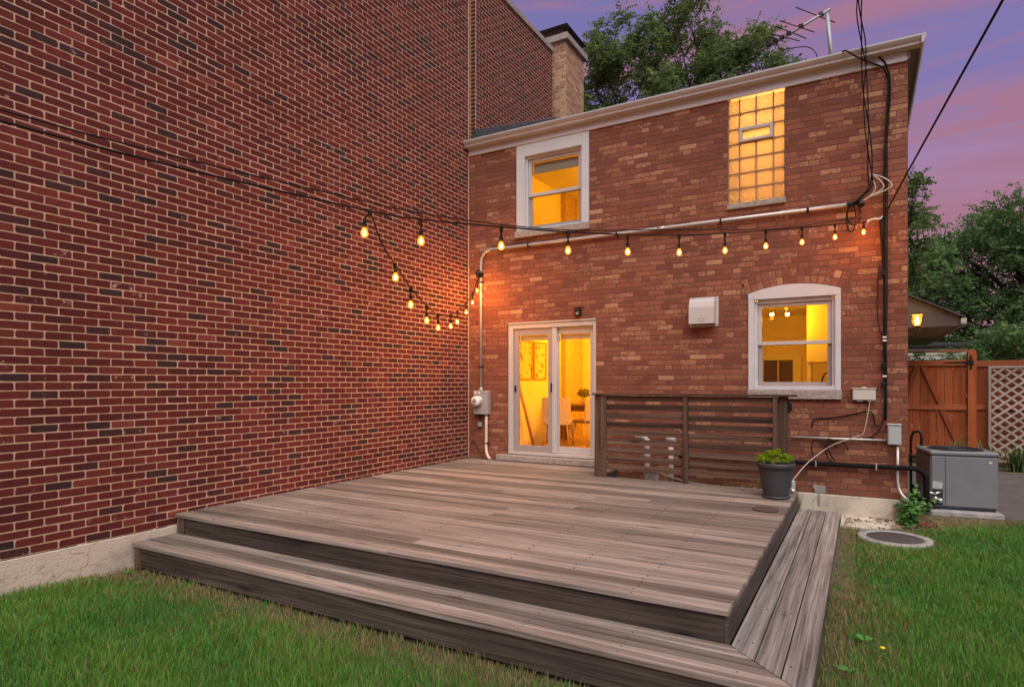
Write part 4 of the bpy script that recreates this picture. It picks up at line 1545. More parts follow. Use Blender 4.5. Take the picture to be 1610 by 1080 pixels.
def strand(name, label, path, bulbs, watts):
    t = thing(name, label, 'string lights', path[0], 'string lights over the deck')
    P = catmull(path, 10)
    f = MB(); f.tube(P, .0060, 6); f.build('cable', 'black_rubber', t)
    for wi, bp in enumerate(bulbs):
        c = zon(P, bp)
        x, y, z = bp[0], bp[1], bp[2]
        top = max(c.z - .005, z + .07)
        zc = z          # bulb centre
        q = MB()
        # pear shaped lamp about 5 cm wide
        q.lathe([(.001, zc - .030), (.011, zc - .028), (.020, zc - .019), (.0235, zc - .007), (.0225, zc + .006), (.017, zc + .018), (.012, zc + .027), (.010, zc + .034)], x, y, 16)
        bo = q.build('bulb', 'bulb_glass', t)
        q = MB(); q.lathe([(.010, zc + .030), (.014, zc + .033), (.0145, zc + .060), (.010, zc + .070), (.005, zc + .084)], x, y, 12)
        if top > zc + .09:
            q.tube([(x, y, zc + .08), (c.x, c.y, top)], .006, 6)
        q.tube([(c.x, c.y, top - .03), (c.x, c.y, top + .012)], .014, 8)
        q.build('socket', 'black_rubber', bo)
        q = MB(); q.lathe([(.001, zc - .020), (.008, zc - .015), (.010, zc), (.006, zc + .012), (.002, zc + .018)], x, y, 10); q.build('filament', 'filament', bo)
        point_light('bulb_light', (x, y, zc), watts[wi], (1.0, .36, .045), .03, bo)
    return t


s1 = strand('string_lights', 'long string of glowing bulbs running from the house corner out over the deck', S1, B1, [6, 4.5, 3.5, 3, 3, 3, 3, 3, 3, 3, 3])
f = MB(); f.tube(catmull([(p[0] + .01, p[1], p[2] + .03 + .02 * math.sin(k * 1.3) + max(0, k - 11) * .018) for k, p in enumerate(S1)], 8), .0042, 6)
f.build('support_wire', 'black_rubber', s1)
f = MB(); f.tube(catmull([(5.89, -.05, 3.60), (5.87, -.10, 3.57), (5.80, -.16, 3.56), (5.73, -.25, 3.52)], 4), .011, 8); f.build('plug', 'cable_box', s1)
s2 = strand('string_lights', 'sagging string of glowing bulbs curving back to the conduit by the meter', S2, B2, [3, 3, 4, 6, 8, 12, 19, 22, 18])
f = MB()
for (cx, cz, r_) in ((.24, 3.43, .05), (.23, 3.40, .035)):
    f.tube([(cx + r_ * math.cos(2 * math.pi * k / 16), -.07, cz + r_ * math.sin(2 * math.pi * k / 16)) for k in range(17)], .008, 6)
f.box(.235, .30, -.10, -.03, 3.36, 3.42, .01); f.build('coil', 'black_rubber', s2)

# ================================================================== AC UNIT
AC = thing('air_conditioner', 'grey square outdoor air conditioner with a round fan grille on top', 'air conditioner', (6.75, 1.12, .07))
ang = math.radians(9)
MA = Matrix.Translation((6.425, .715, .075)) @ Matrix.Rotation(ang, 4, 'Z')


def acb(*a, ch=0): return MB().box(*a, ch=ch, M=MA)


acb(0, .70, 0, .70, .03, .665, ch=.02).build('casing', 'ac_paint', AC)
acb(-.008, .708, -.008, .708, .667, .72, ch=.015).build('top_cover', 'ac_paint', AC)
acb(.02, .68, .02, .68, .0, .029).build('base_pan', 'ac_dark', AC)
f = MB(); f.lathe([(.001, .723), (.29, .7225), (.29, .7275), (.30, .7275), (.30, .7215)], .35, .35, 48); f.v = [tuple(MA @ Vector(p)) for p in f.v]; f.build('fan_opening', 'ac_dark', AC)
f = MB()
for k in range(1, 9):
    r_ = .034 * k
    f.tube([(.35 + r_ * math.cos(2 * math.pi * j / 32), .35 + r_ * math.sin(2 * math.pi * j / 32), .734) for j in range(33)], .003, 4)
for k in range(4):
    f.box(.07, .63, .345, .355, .730, .734, M=Matrix.Translation((.35, .35, 0)) @ Matrix.Rotation(k * math.pi / 4, 4, 'Z') @ Matrix.Translation((-.35, -.35, 0)))
f.v = [tuple(MA @ Vector(p)) for p in f.v]; f.build('grille', 'ac_dark', AC)
acb(.158, .163, -.003, .0, .05, .655).build('panel_seam', 'ac_dark', AC)
acb(.02, .125, -.004, -.0005, .255, .345).build('data_label', 'label_green', AC)
acb(.60, .635, -.004, -.0005, .585, .61).build('maker_badge', 'cable_box', AC)
acb(.02, .13, -.003, .0, .055, .245).build('service_cover', 'ac_dark', AC)
f = MB()
f.tube([(.03, -.05, .2), (.10, -.03, .215)], .014, 8); f.tube([(-.05, -.02, .21), (.03, -.05, .2)], .010, 8)
for p in ((.035, .14), (.085, .12)):
    f.lathe([(.012, -.10), (.028, -.08), (.034, -.04), (.02, -.005)], p[0], 0, 12, axis='y', cz=p[1])
f.v = [tuple(MA @ Vector(p)) for p in f.v]; f.build('valve', 'bright_metal', AC)
f = MB(); f.tube([MA @ Vector(p) for p in [(-.12, .05, .10), (.0, -.06, .10), (.06, -.07, .13)]], .022, 8); f.build('line_end', 'black_rubber', AC)
pad = MB(); pad.box(-.02, .73, -.10, .80, -.075, -.002, ch=.012, M=MA)
tag(pad.build('equipment_pad', 'concrete_grey'), 'pale concrete slab under the air conditioner', 'slab')

# black hose cart at the corner
t = thing('hose_cart', 'black folding hose cart leaning beyond the house corner', 'cart', (6.36, 1.9, 0))
f = MB()
f.tube(catmull([(6.29, 1.9, .1), (6.29, 1.9, .75), (6.31, 1.88, .92), (6.36, 1.86, .95), (6.41, 1.84, .88), (6.42, 1.84, .2)], 5), .018, 8); f.build('handle', 'black_metal', t)
f = MB()
for z in (.4, .58): f.box(6.28, 6.43, 1.82, 1.92, z, z + .05, .01)
f.build('crossbar', 'black_metal', t)
f = MB(); f.tube([(6.28, 1.8, .12), (6.46, 1.8, .12)], .10, 16); f.build('wheel', 'black_rubber', t)

# ================================================================== LANTERN, SIDE CANOPY
t = thing('wall_lantern', 'lit brass carriage lantern on a bracket beyond the house corner', 'lantern', (6.4, 2.567, 2.35))
lx, ly = 6.405, 2.567
f = MB()
zb, zt = 2.50, 2.665
for sx in (-1, 1):
    for sy in (-1, 1):
        f.tube([(lx + sx * .045, ly + sy * .045, zb), (lx + sx * .072, ly + sy * .072, zt)], .006, 6)
f.box(lx - .05, lx + .05, ly - .05, ly + .05, zb - .012, zb)
f.add([(lx - .085, ly - .085, zt), (lx + .085, ly - .085, zt), (lx + .085, ly + .085, zt), (lx - .085, ly + .085, zt), (lx, ly, zt + .055)], [(0, 1, 4), (1, 2, 4), (2, 3, 4), (3, 0, 4), (3, 2, 1, 0)])
f.build('cage', 'lantern_metal', t)
f = MB(); f.add([(lx - .04, ly - .04, zb), (lx + .04, ly - .04, zb), (lx + .04, ly + .04, zb), (lx - .04, ly + .04, zb), (lx - .064, ly - .064, zt - .002), (lx + .064, ly - .064, zt - .002), (lx + .064, ly + .064, zt - .002), (lx - .064, ly + .064, zt - .002)],
                [(0, 1, 5, 4), (1, 2, 6, 5), (2, 3, 7, 6), (3, 0, 4, 7)]); f.build('glass', 'bulb_glass', t)
f = MB(); f.lathe([(.001, 2.515), (.022, 2.52), (.026, 2.58), (.015, 2.64), (.001, 2.645)], lx, ly, 12); f.build('bulb', 'lantern_glow', t)
f = MB(); f.tube(catmull([(6.155, ly, 2.40), (6.25, ly, 2.36), (6.34, ly, 2.39), (6.40, ly, 2.44), (6.405, ly, 2.49)], 5), .010, 6)
f.tube([(lx + .03 * math.cos(2 * math.pi * k / 12) + .01, ly, 2.42 + .03 * math.sin(2 * math.pi * k / 12)) for k in range(13)], .006, 5)
f.lathe([(.004, 2.36), (.02, 2.39), (.012, 2.43), (.024, 2.46), (.03, 2.488)], lx, ly, 10); f.build('bracket', 'lantern_metal', t)
f = MB(); f.box(6.15, 6.165, ly - .05, ly + .05, 2.32, 2.52, .004); f.build('wall_plate', 'lantern_metal', t)
point_light('lantern_light', (lx, ly, 2.585), 34, (1, .5, .12), .05, t)

t = thing('side_canopy', 'dark gabled canopy over the side entrance behind the lantern', 'canopy', (6.6, 4.2, 2.5))
f = MB(); f.box(6.155, 7.03, 3.52, 9.6, 2.555, 2.57); f.build('soffit_board', 'soffit_wood', t)
f = MB(); f.box(6.155, 7.04, 3.485, 3.518, 2.545, 2.78, .004); f.box(7.01, 7.04, 3.519, 9.6, 2.545, 2.70, .004); f.build('beam', 'awning_dark', t)
nS = 7
for k in range(nS):
    z0 = 2.782 + k * .048
    zr = lambda z: 7.03 - (z - 2.70) / (3.16 - 2.70) * (7.05 - 6.16)
    xr = min(7.03, zr(z0 + .048))
    if xr > 6.2:
        q = MB(); q.add([(6.158, 3.50, z0), (zr(z0), 3.50, z0), (xr, 3.492, z0 + .046), (6.158, 3.492, z0 + .046), (6.158, 3.515, z0), (zr(z0), 3.515, z0), (xr, 3.515, z0 + .046), (6.158, 3.515, z0 + .046)],
                    [(0, 1, 2, 3), (4, 5, 6, 7), (0, 1, 5, 4), (3, 2, 6, 7), (0, 3, 7, 4), (1, 2, 6, 5)]); q.build('siding_board', 'siding_dark', t)
f = MB(); f.prism_y([(6.155, 3.165), (7.10, 2.672), (7.10, 2.70), (6.155, 3.20)], 3.42, 9.7); f.build('roof_slope', 'roof_dark', t)
f = MB(); f.box(7.042, 7.12, 3.43, 9.7, 2.57, 2.668, .008); f.build('gutter', 'meter_grey', t)

# ================================================================== FENCE, GATE, TRELLIS
YF = 6.45
t = thing('garden_gate', 'red-brown cedar board gate with diagonal braces beside the house', 'gate', (7.0, YF, 0))
f = MB(); f.box(6.20, 7.62, YF - .05, YF + .02, 2.255, 2.29, .004); f.build('top_beam', 'cedar_x', t)
for (z0, z1) in ((1.98, 2.095), (1.10, 1.205), (.17, .27)):
    f = MB(); f.box(6.16, 7.475, YF - .055, YF - .018, z0, z1, .004); f.build('rail', 'cedar_x', t)
x = 6.165
while x < 7.46:
    f = MB(); w_ = .137
    f.box(x, min(x + w_ - random.uniform(.004, .010), 7.474), YF - .016, YF + .006 + random.uniform(-.003, .003), .10, 2.07, .003); f.build('board', 'cedar', t)
    x += w_
def brace(x0, z0, x1, z1, w_):
    dx, dz = x1 - x0, z1 - z0; l = math.hypot(dx, dz); nx, nz = -dz / l * w_ / 2, dx / l * w_ / 2
    q = MB(); q.prism_y([(x0 - nx, z0 - nz), (x1 - nx, z1 - nz), (x1 + nx, z1 + nz), (x0 + nx, z0 + nz)], YF - .05, YF - .0165); q.build('brace', 'cedar', t)
brace(6.66, 1.975, 6.42, 1.21, .085); brace(6.76, 1.975, 7.06, 1.21, .085); brace(7.08, 1.095, 7.40, .275, .085); brace(6.40, 1.095, 6.20, .55, .085)
f = MB(); f.box(7.485, 7.625, YF - .09, YF + .05, .0, 2.254, .006); f.build('post', 'cedar', t)
f = MB(); f.prism_y([(7.10, 2.04), (7.47, 2.025), (7.47, 2.065), (7.10, 2.056)], YF - .066, YF - .056); f.box(7.515, 7.555, YF - .10, YF - .091, 1.90, 2.18, .004); f.box(7.475, 7.58, YF - .099, YF - .0915, 1.99, 2.09, .003); f.build('hinge', 'black_metal', t)

t = thing('garden_fence', 'red-brown cedar board fence with a flat top rail behind the trellis', 'fence', (9.5, YF, 0))
f = MB(); f.box(7.627, 13.0, YF - .06, YF + .03, 1.955, 2.075, .004); f.build('top_rail', 'cedar_x', t)
for z in (1.12, .25):
    f = MB(); f.box(7.627, 13.0, YF - .05, YF - .02, z, z + .09, .004); f.build('rail', 'cedar_x', t)
x = 7.63
while x < 13:
    f = MB(); f.box(x, x + .131 + random.uniform(0, .004), YF - .018, YF + .004, .06, 1.953, .003); f.build('board', 'cedar', t)
    x += .14
for x in (9.9, 12.2):
    f = MB(); f.box(x, x + .10, YF + .032, YF + .13, 0, 1.95); f.build('post', 'cedar', t)

YT = YF - .13
t = thing('lattice_trellis', 'pale weathered diagonal lattice panel leaning on the cedar fence', 'trellis', (8.6, YT, .1))
tx0, tx1, tz0, tz1 = 7.80, 9.60, .12, 1.965
f = MB()
f.box(tx0, tx0 + .045, YT - .02, YT + .02, tz0, tz1, .003); f.box(tx1 - .045, tx1, YT - .02, YT + .02, tz0, tz1, .003)
f.box(tx0 + .046, tx1 - .046, YT - .019, YT + .019, tz1 - .045, tz1, .003); f.box(tx0 + .046, tx1 - .046, YT - .019, YT + .019, tz0, tz0 + .045, .003)
f.build('frame', 'lattice_wood', t)
H_, W_ = tz1 - tz0 - .09, tx1 - tx0 - .09
ox, oz = tx0 + .045, tz0 + .045
sl = .80
for sgn in (1, -1):
    c0 = -2.2
    while c0 < 3.6:
        # line z = sgn*sl*(x) + c0
        pts = []
        for xx in (0, W_):
            z_ = sgn * sl * xx + c0
            if 0 <= z_ <= H_: pts.append((xx, z_))
        for z_ in (0, H_):
            xx = (z_ - c0) / (sgn * sl)
            if 0 < xx < W_: pts.append((xx, z_))
        if len(pts) >= 2:
            (xa, za), (xb, zb_) = pts[0], pts[1]
            dx, dz = xb - xa, zb_ - za; l = math.hypot(dx, dz)
            if l > .06:
                nx, nz = -dz / l * .019, dx / l * .019
                ya = YT - .010 if sgn > 0 else YT + .0005
                q = MB(); q.prism_y([(ox + xa - nx, oz + za - nz), (ox + xb - nx, oz + zb_ - nz), (ox + xb + nx, oz + zb_ + nz), (ox + xa + nx, oz + za + nz)], ya, ya + .009); q.build('slat', 'lattice_wood', t)
        c0 += .165


# ================================================================== INSIDE THE HOUSE
ZF = .48


def picture(y0, y1, label):
    t = thing('framed_picture', label, 'picture', (.25, (y0 + y1) / 2, 1.7), 'framed pictures in the dining room')
    q = MB(); z0, z1, w_ = 1.70, 2.43, .03
    q.box(.232, .262, y0, y0 + w_, z0, z1, .003); q.box(.232, .262, y1 - w_, y1, z0, z1, .003)
    q.box(.233, .261, y0 + w_, y1 - w_, z0, z0 + w_, .003); q.box(.233, .261, y0 + w_, y1 - w_, z1 - w_, z1, .003)
    q.build('frame', 'picture_frame', t)
    q = MB(); q.box(.234, .246, y0 + w_, y1 - w_, z0 + w_, z1 - w_); q.build('print', 'picture_art', t)


picture(1.27, 1.80, 'left of two framed botanical prints on the dining room wall')
picture(1.86, 2.39, 'right of two framed botanical prints on the dining room wall')
f = MB(); f.tube([(.43, 1.50, ZF + .01), (.27, 1.16, 1.75)], .032, 4)
tag(f.build('leaning_board', 'oak'), 'narrow pale board leaning on the wall inside the patio door', 'board')
t = thing('dining_table', 'dark wooden dining table inside the patio door', 'table', (.9, 2.7, ZF))
f = MB(); f.box(.32, 1.75, 2.2, 3.1, ZF + .715, ZF + .75, .006); f.build('tabletop', 'walnut', t)
f = MB(); f.box(.42, 1.65, 2.3, 3.0, ZF + .62, ZF + .714); f.build('apron', 'walnut', t)
for x in (.40, 1.60):
    for y in (2.28, 2.95):
        f = MB(); f.box(x, x + .07, y, y + .07, ZF, ZF + .619, .004); f.build('leg', 'walnut', t)


def chair(x, y, rz, label, shell=False):
    t = thing('dining_chair', label, 'chair', (x, y, ZF), 'dining chairs')
    M_ = Matrix.Translation((x, y, ZF)) @ Matrix.Rotation(rz, 4, 'Z')
    q = MB(); q.box(-.25, .25, -.22, .24, .43, .49, .02, M=M_); q.build('seat', 'chair_seat' if shell else 'chair_fabric', t)
    q = MB()
    n = 10; vs = []; fs = []
    for k in range(n + 1):
        a_ = -1 + 2 * k / n
        xx = .265 * a_; bow = .05 * a_ * a_
        zt = .90 - (.10 * a_ ** 4 if shell else .02 * a_ ** 4)
        for (dy, z) in ((-.23 + bow, .40), (-.265 + bow, .66), (-.29 + bow, zt), (-.255 + bow, zt), (-.225 + bow, .66), (-.19 + bow, .40)):
            vs.append(M_ @ Vector((xx * (1 if not shell else .92 + .08 * (z > .5)), dy, z)))
    for k in range(n):
        for j in range(6):
            j2 = (j + 1) % 6
            fs.append([k * 6 + j, k * 6 + j2, (k + 1) * 6 + j2, (k + 1) * 6 + j])
    fs.append(list(range(6))); fs.append([n * 6 + j for j in range(6)])
    q.add(vs, fs, False); q.build('backrest', 'chair_fabric', t)
    for sx in (-1, 1):
        for sy in (-1, 1):
            q = MB(); q.tube([M_ @ Vector((sx * .19, sy * .17, .43)), M_ @ Vector((sx * .24, sy * .22, 0))], [.02, .012], 8); q.build('leg', 'oak', t)


chair(.80, 1.80, math.radians(12), 'pale upholstered dining chair with its back to the patio door')
chair(1.32, 2.02, math.radians(62), 'shell-backed dining chair turned sideways at the table', True)
t = thing('flower_vase', 'bunch of dried flowers in a vase on the dining table', 'vase', (.98, 2.55, ZF + .75))
f = MB(); f.lathe([(.04, ZF + .751), (.06, ZF + .80), (.035, ZF + .86), (.04, ZF + .88)], .98, 2.55, 16); f.build('vase', 'chair_fabric', t)
V, F, Cc = leaf_cloud([(.98, 2.55, ZF + .96)], [(.14, .14, .09)], 420, .02, .5, .2, 9)
fastmesh('flowers', V, F, Cc, 'bouquet', t)
# kitchen
t = thing('kitchen_cabinet', 'tall pale wall cabinet at the right inside the lower window', 'cabinet', (5.3, 2.4, 1.96))
f = MB(); f.box(4.93, 5.84, 2.2, 2.6, 1.96, 2.945, .004); f.build('carcass', 'cabinet_white', t)
f = MB(); f.box(4.935, 5.385, 2.178, 2.198, 1.965, 2.94, .004); f.build('door', 'cabinet_white', t)
f = MB(); f.box(5.39, 5.835, 2.178, 2.198, 1.965, 2.94, .004); f.build('door', 'cabinet_white', t)
f = MB(); f.box(4.93, 4.985, 2.25, 2.6, .48, 1.955); tag(f.build('cabinet_side_panel', 'cabinet_white'), 'narrow pale panel below the kitchen wall cabinet', 'panel')
t = thing('interior_door', 'dark double-leaf interior door in a pale frame seen through the lower window', 'door', (4.25, 4.55, ZF))
f = MB(); f.box(3.86, 3.99, 4.54, 4.595, ZF, 2.20); f.box(4.52, 4.66, 4.54, 4.595, ZF, 2.20); f.box(3.991, 4.519, 4.541, 4.595, 2.09, 2.20); f.build('frame', 'cabinet_white', t)
f = MB(); f.box(3.995, 4.24, 4.55, 4.585, ZF, 2.085); f.build('leaf', 'dark_door', t)
f = MB(); f.box(4.27, 4.515, 4.55, 4.585, ZF, 2.085); f.build('leaf', 'dark_door', t)
f = MB(); f.box(4.245, 4.265, 4.54, 4.585, ZF, 2.085); f.build('mullion', 'cabinet_white', t)
f = MB(); f.tube(catmull([(5.20, .9, 1.45), (5.20, .9, 1.62), (5.23, .9, 1.74), (5.28, .9, 1.78), (5.33, .9, 1.75), (5.34, .9, 1.68)], 6), .010, 8)
tag(f.build('kitchen_tap', 'black_metal'), 'dark arched kitchen tap at the window corner', 'tap')
f = MB(); f.lathe([(.05, 1.40), (.06, 1.43), (.06, 1.62), (.03, 1.70), (.02, 1.74), (.028, 1.76)], 5.33, 1.0, 16); tag(f.build('dark_bottle', 'dark_door'), 'dark bottle beside the kitchen tap', 'bottle')
for (x, z, lb) in ((4.44, 2.80, 'left small hanging spotlight inside the lower window'), (4.665, 2.79, 'right small hanging spotlight inside the lower window')):
    t = thing('hanging_spotlight', lb, 'lamp', (x, 2.0, z), 'kitchen spotlights')
    q = MB(); q.tube([(x, 2.0, 2.94), (x, 2.0, z)], .006, 6); q.lathe([(.012, z), (.026, z - .01), (.026, z - .05)], x, 2.0, 12); q.build('stem', 'dark_door', t)
    q = MB(); q.lathe([(.024, z - .05), (.032, z - .065), (.026, z - .09), (.001, z - .1)], x, 2.0, 12); q.build('bulb', 'lamp_glow', t)
    point_light('spot_light', (x, 2.0, z - .16), 12, AMB, .05, t)

# ================================================================== DRAIN COVER, LITTER, FLOWERS
t = thing('drain_cover', 'round dark manhole lid in a pale concrete ring in the grass', 'manhole', (5.975, -1.05, 0))
f = MB(); f.lathe([(.34, .0), (.335, .045), (.32, .052), (.262, .050), (.256, .040), (.256, .0)], 5.975, -1.06, 48, fn=lambda a, z, i: .008 * math.sin(5 * a) * (i in (1, 2))); f.build('ring', 'concrete_grey', t)
mat('cast_iron', (.05, .042, .04), .7, c2=(.09, .075, .07), sc=25, bump=.8, bsc=120)
f = MB(); f.lathe([(.252, .02), (.252, .045), (.245, .049), (.001, .047)], 5.975, -1.06, 48); f.build('lid', 'cast_iron', t)
f = MB(); f.box(-.09, .09, -.05, .05, .0, .03, .006, M=Matrix.Translation((6.33, -.08, .005)) @ Matrix.Rotation(.5, 4, 'Z'))
tag(f.build('brick_fragment', 'brick_chip'), 'broken red brick lying in the soil by the drain cover', 'brick')
n = 900
r = rng
px_ = 5.5 + r.random(n) * .95; py_ = -.75 + r.random(n) * .85
c = np.stack([px_, py_, np.full(n, .034) + r.random(n) * .012], 1)
nr = r.normal(size=(n, 3)) * .5; nr[:, 2] += 1; nr /= np.linalg.norm(nr, axis=1)[:, None]
tt = np.cross(nr, r.normal(size=(n, 3))); tt /= np.linalg.norm(tt, axis=1)[:, None]
bb = np.cross(nr, tt)
keep = (np.hypot(px_ - 5.975, py_ + 1.06) > .3) & ((py_ > -.42 + .1 * np.sin(px_ * 9)) | (r.random(n) < .3)) & (np.sin(px_ * 11 + py_ * 5) + np.sin(py_ * 17) > -.5)
c, tt, bb = c[keep], tt[keep], bb[keep]
s = (.010 + .014 * r.random(len(c)))[:, None]
V = np.stack([c - tt * s, c + bb * s * .6, c + tt * s, c - bb * s * .6], 1).reshape(-1, 3)
o = fastmesh('leaf_litter', V, np.arange(len(V)).reshape(-1, 4), r.random((len(c), 3)), 'dry_leaf')
tag(o, 'dry brown leaves and twigs scattered at the house footing', 'leaf litter', kind='stuff')

# weed at the corner, every leaf its own
random.seed(23)
wd = thing('corner_weed', 'leafy green self-seeded plant growing at the house corner', 'plant', (6.13, -.22, 0))
lm = bpy.data.meshes.new('leaf')
ol = [(0, 0), (.28, .10), (.36, .34), (.24, .40), (.30, .62), (.14, .70), (0, 1.0), (-.14, .70), (-.30, .62), (-.24, .40), (-.36, .34), (-.28, .10)]
vs = [(x * .09, y * .09, -.012 * abs(x) * 2 - .02 * y * y) for x, y in ol] + [(0, .04, .004)]
fs = [(i, (i + 1) % 12, 12) for i in range(12)]
lm.from_pydata(vs, [], fs)
a = lm.attributes.new('bc', 'FLOAT_COLOR', 'FACE'); lm.materials.append(MATS['weed_leaf'])
for k in range(13):
    a_ = random.random() * 6.28
    x0, y0 = 6.13 + random.uniform(-.06, .06), -.22 + random.uniform(-.05, .05)
    h = (.50, .42, .36, .30, .26, .34, .28, .38, .24, .30, .22, .26, .32)[k]
    sp_ = random.uniform(.07, .24) * (1 if h < .38 else .35)
    pts = catmull([(x0, y0, 0), (x0 + sp_ * .4 * math.cos(a_), y0 + sp_ * .4 * math.sin(a_), h * .5), (x0 + sp_ * math.cos(a_), y0 + sp_ * math.sin(a_), h)], 5)
    f = MB(); f.tube(pts, .004, 5); f.build('stem', 'weed_stem', wd)
    for j, p in enumerate(pts[1:]):
        for e in range(3):
            az = random.random() * 6.28
            o = bpy.data.objects.new('leaf', lm)
            o.parent = wd
            o.matrix_local = Matrix.Translation(p - WLOC[wd]) @ Matrix.Rotation(az, 4, 'Z') @ Matrix.Rotation(random.uniform(-.7, .35), 4, 'X') @ Matrix.Scale(random.uniform(.65, 1.15) * (1.1 - .4 * j / 10), 4)
            COL.objects.link(o)


def strap_clump(x, y, n, h, label, seed, spread=.35):
    r = np.random.default_rng(seed)
    t = thing('strap_plant', label, 'plant', (x, y, 0), 'strap-leaved plants along the fence')
    V, F, Cc = [], [], []
    for i in range(n):
        a_ = r.random() * 6.28; l = h * (.6 + .6 * r.random()); w_ = .009 + .006 * r.random()
        bx, by = x + r.normal() * .07, y + r.normal() * .05
        bend = spread * (.3 + r.random())
        dx, dy = math.cos(a_), math.sin(a_)
        m_ = 6
        for k in range(m_ + 1):
            u = k / m_
            px, py, pz = bx + dx * bend * u * u, by + dy * bend * u * u, l * (u - .45 * u * u * u * (bend / .35))
            ww = w_ * (1 - u ** 2) + .001
            V += [(px - dy * ww, py + dx * ww, max(pz, .01)), (px + dy * ww, py - dx * ww, max(pz, .01))]
        o_ = len(V) - 2 * (m_ + 1)
        for k in range(m_):
            F.append([o_ + 2 * k, o_ + 2 * k + 1, o_ + 2 * k + 3, o_ + 2 * k + 2]); Cc.append((r.random(),) * 3)
    fastmesh('foliage', np.array(V), np.array(F), np.array(Cc), 'strap_leaf', t)


strap_clump(7.25, 5.85, 70, .70, 'strap-leaved clump behind the air conditioner, nearest the gate', 1)
strap_clump(7.72, 5.80, 90, .62, 'strap-leaved clump at the left foot of the trellis', 2)
strap_clump(8.15, 5.75, 100, .66, 'strap-leaved clump before the middle of the trellis', 3)
strap_clump(8.62, 5.80, 100, .70, 'strap-leaved clump at the right edge below the trellis', 4)
strap_clump(9.2, 5.85, 90, .7, 'strap-leaved clump beyond the trellis end', 6)

t = thing('dandelion', 'single yellow dandelion flower in the lawn beside the step', 'flower', (5.786, -4.29, 0))
f = MB(); f.tube([(5.786, -4.29, 0), (5.788, -4.288, .075)], .002, 5); f.build('stem', 'weed_stem', t)
f = MB(); f.lathe([(.003, .072), (.014, .079), (.012, .085), (.001, .087)], 5.788, -4.288, 12); f.build('flower_head', 'flower', t)
for (x, y, sd, lb) in ((5.60, -4.62, 1, 'broad-leaved weed in the grass by the step corner'), (.30, -5.62, 3, 'small weed at the left end of the step'), (5.70, -4.1, 4, 'broad-leaved weed in the lawn above the dandelion')):
    t = thing('broadleaf_weed', lb, 'weed', (x, y, 0), 'weeds in the lawn')
    V, F, Cc = [], [], []
    rr = np.random.default_rng(sd)
    f = MB()
    for k in range(9):
        a_ = rr.random() * 6.28; l = .03 + .035 * rr.random(); w_ = .008 + .006 * rr.random()
        d_ = Vector((math.cos(a_), math.sin(a_), .55)).normalized(); sd_ = Vector((-math.sin(a_), math.cos(a_), 0))
        b_ = Vector((x, y, .03)) + d_ * .01
        f.add([b_, b_ + d_ * l * .4 + sd_ * w_, b_ + d_ * l * .8 + sd_ * w_ * .7, b_ + d_ * l - Vector((0, 0, .01)), b_ + d_ * l * .8 - sd_ * w_ * .7, b_ + d_ * l * .4 - sd_ * w_], [(0, 1, 2, 3, 4, 5)])
    f.build('leaves', 'weed_leaf', t)

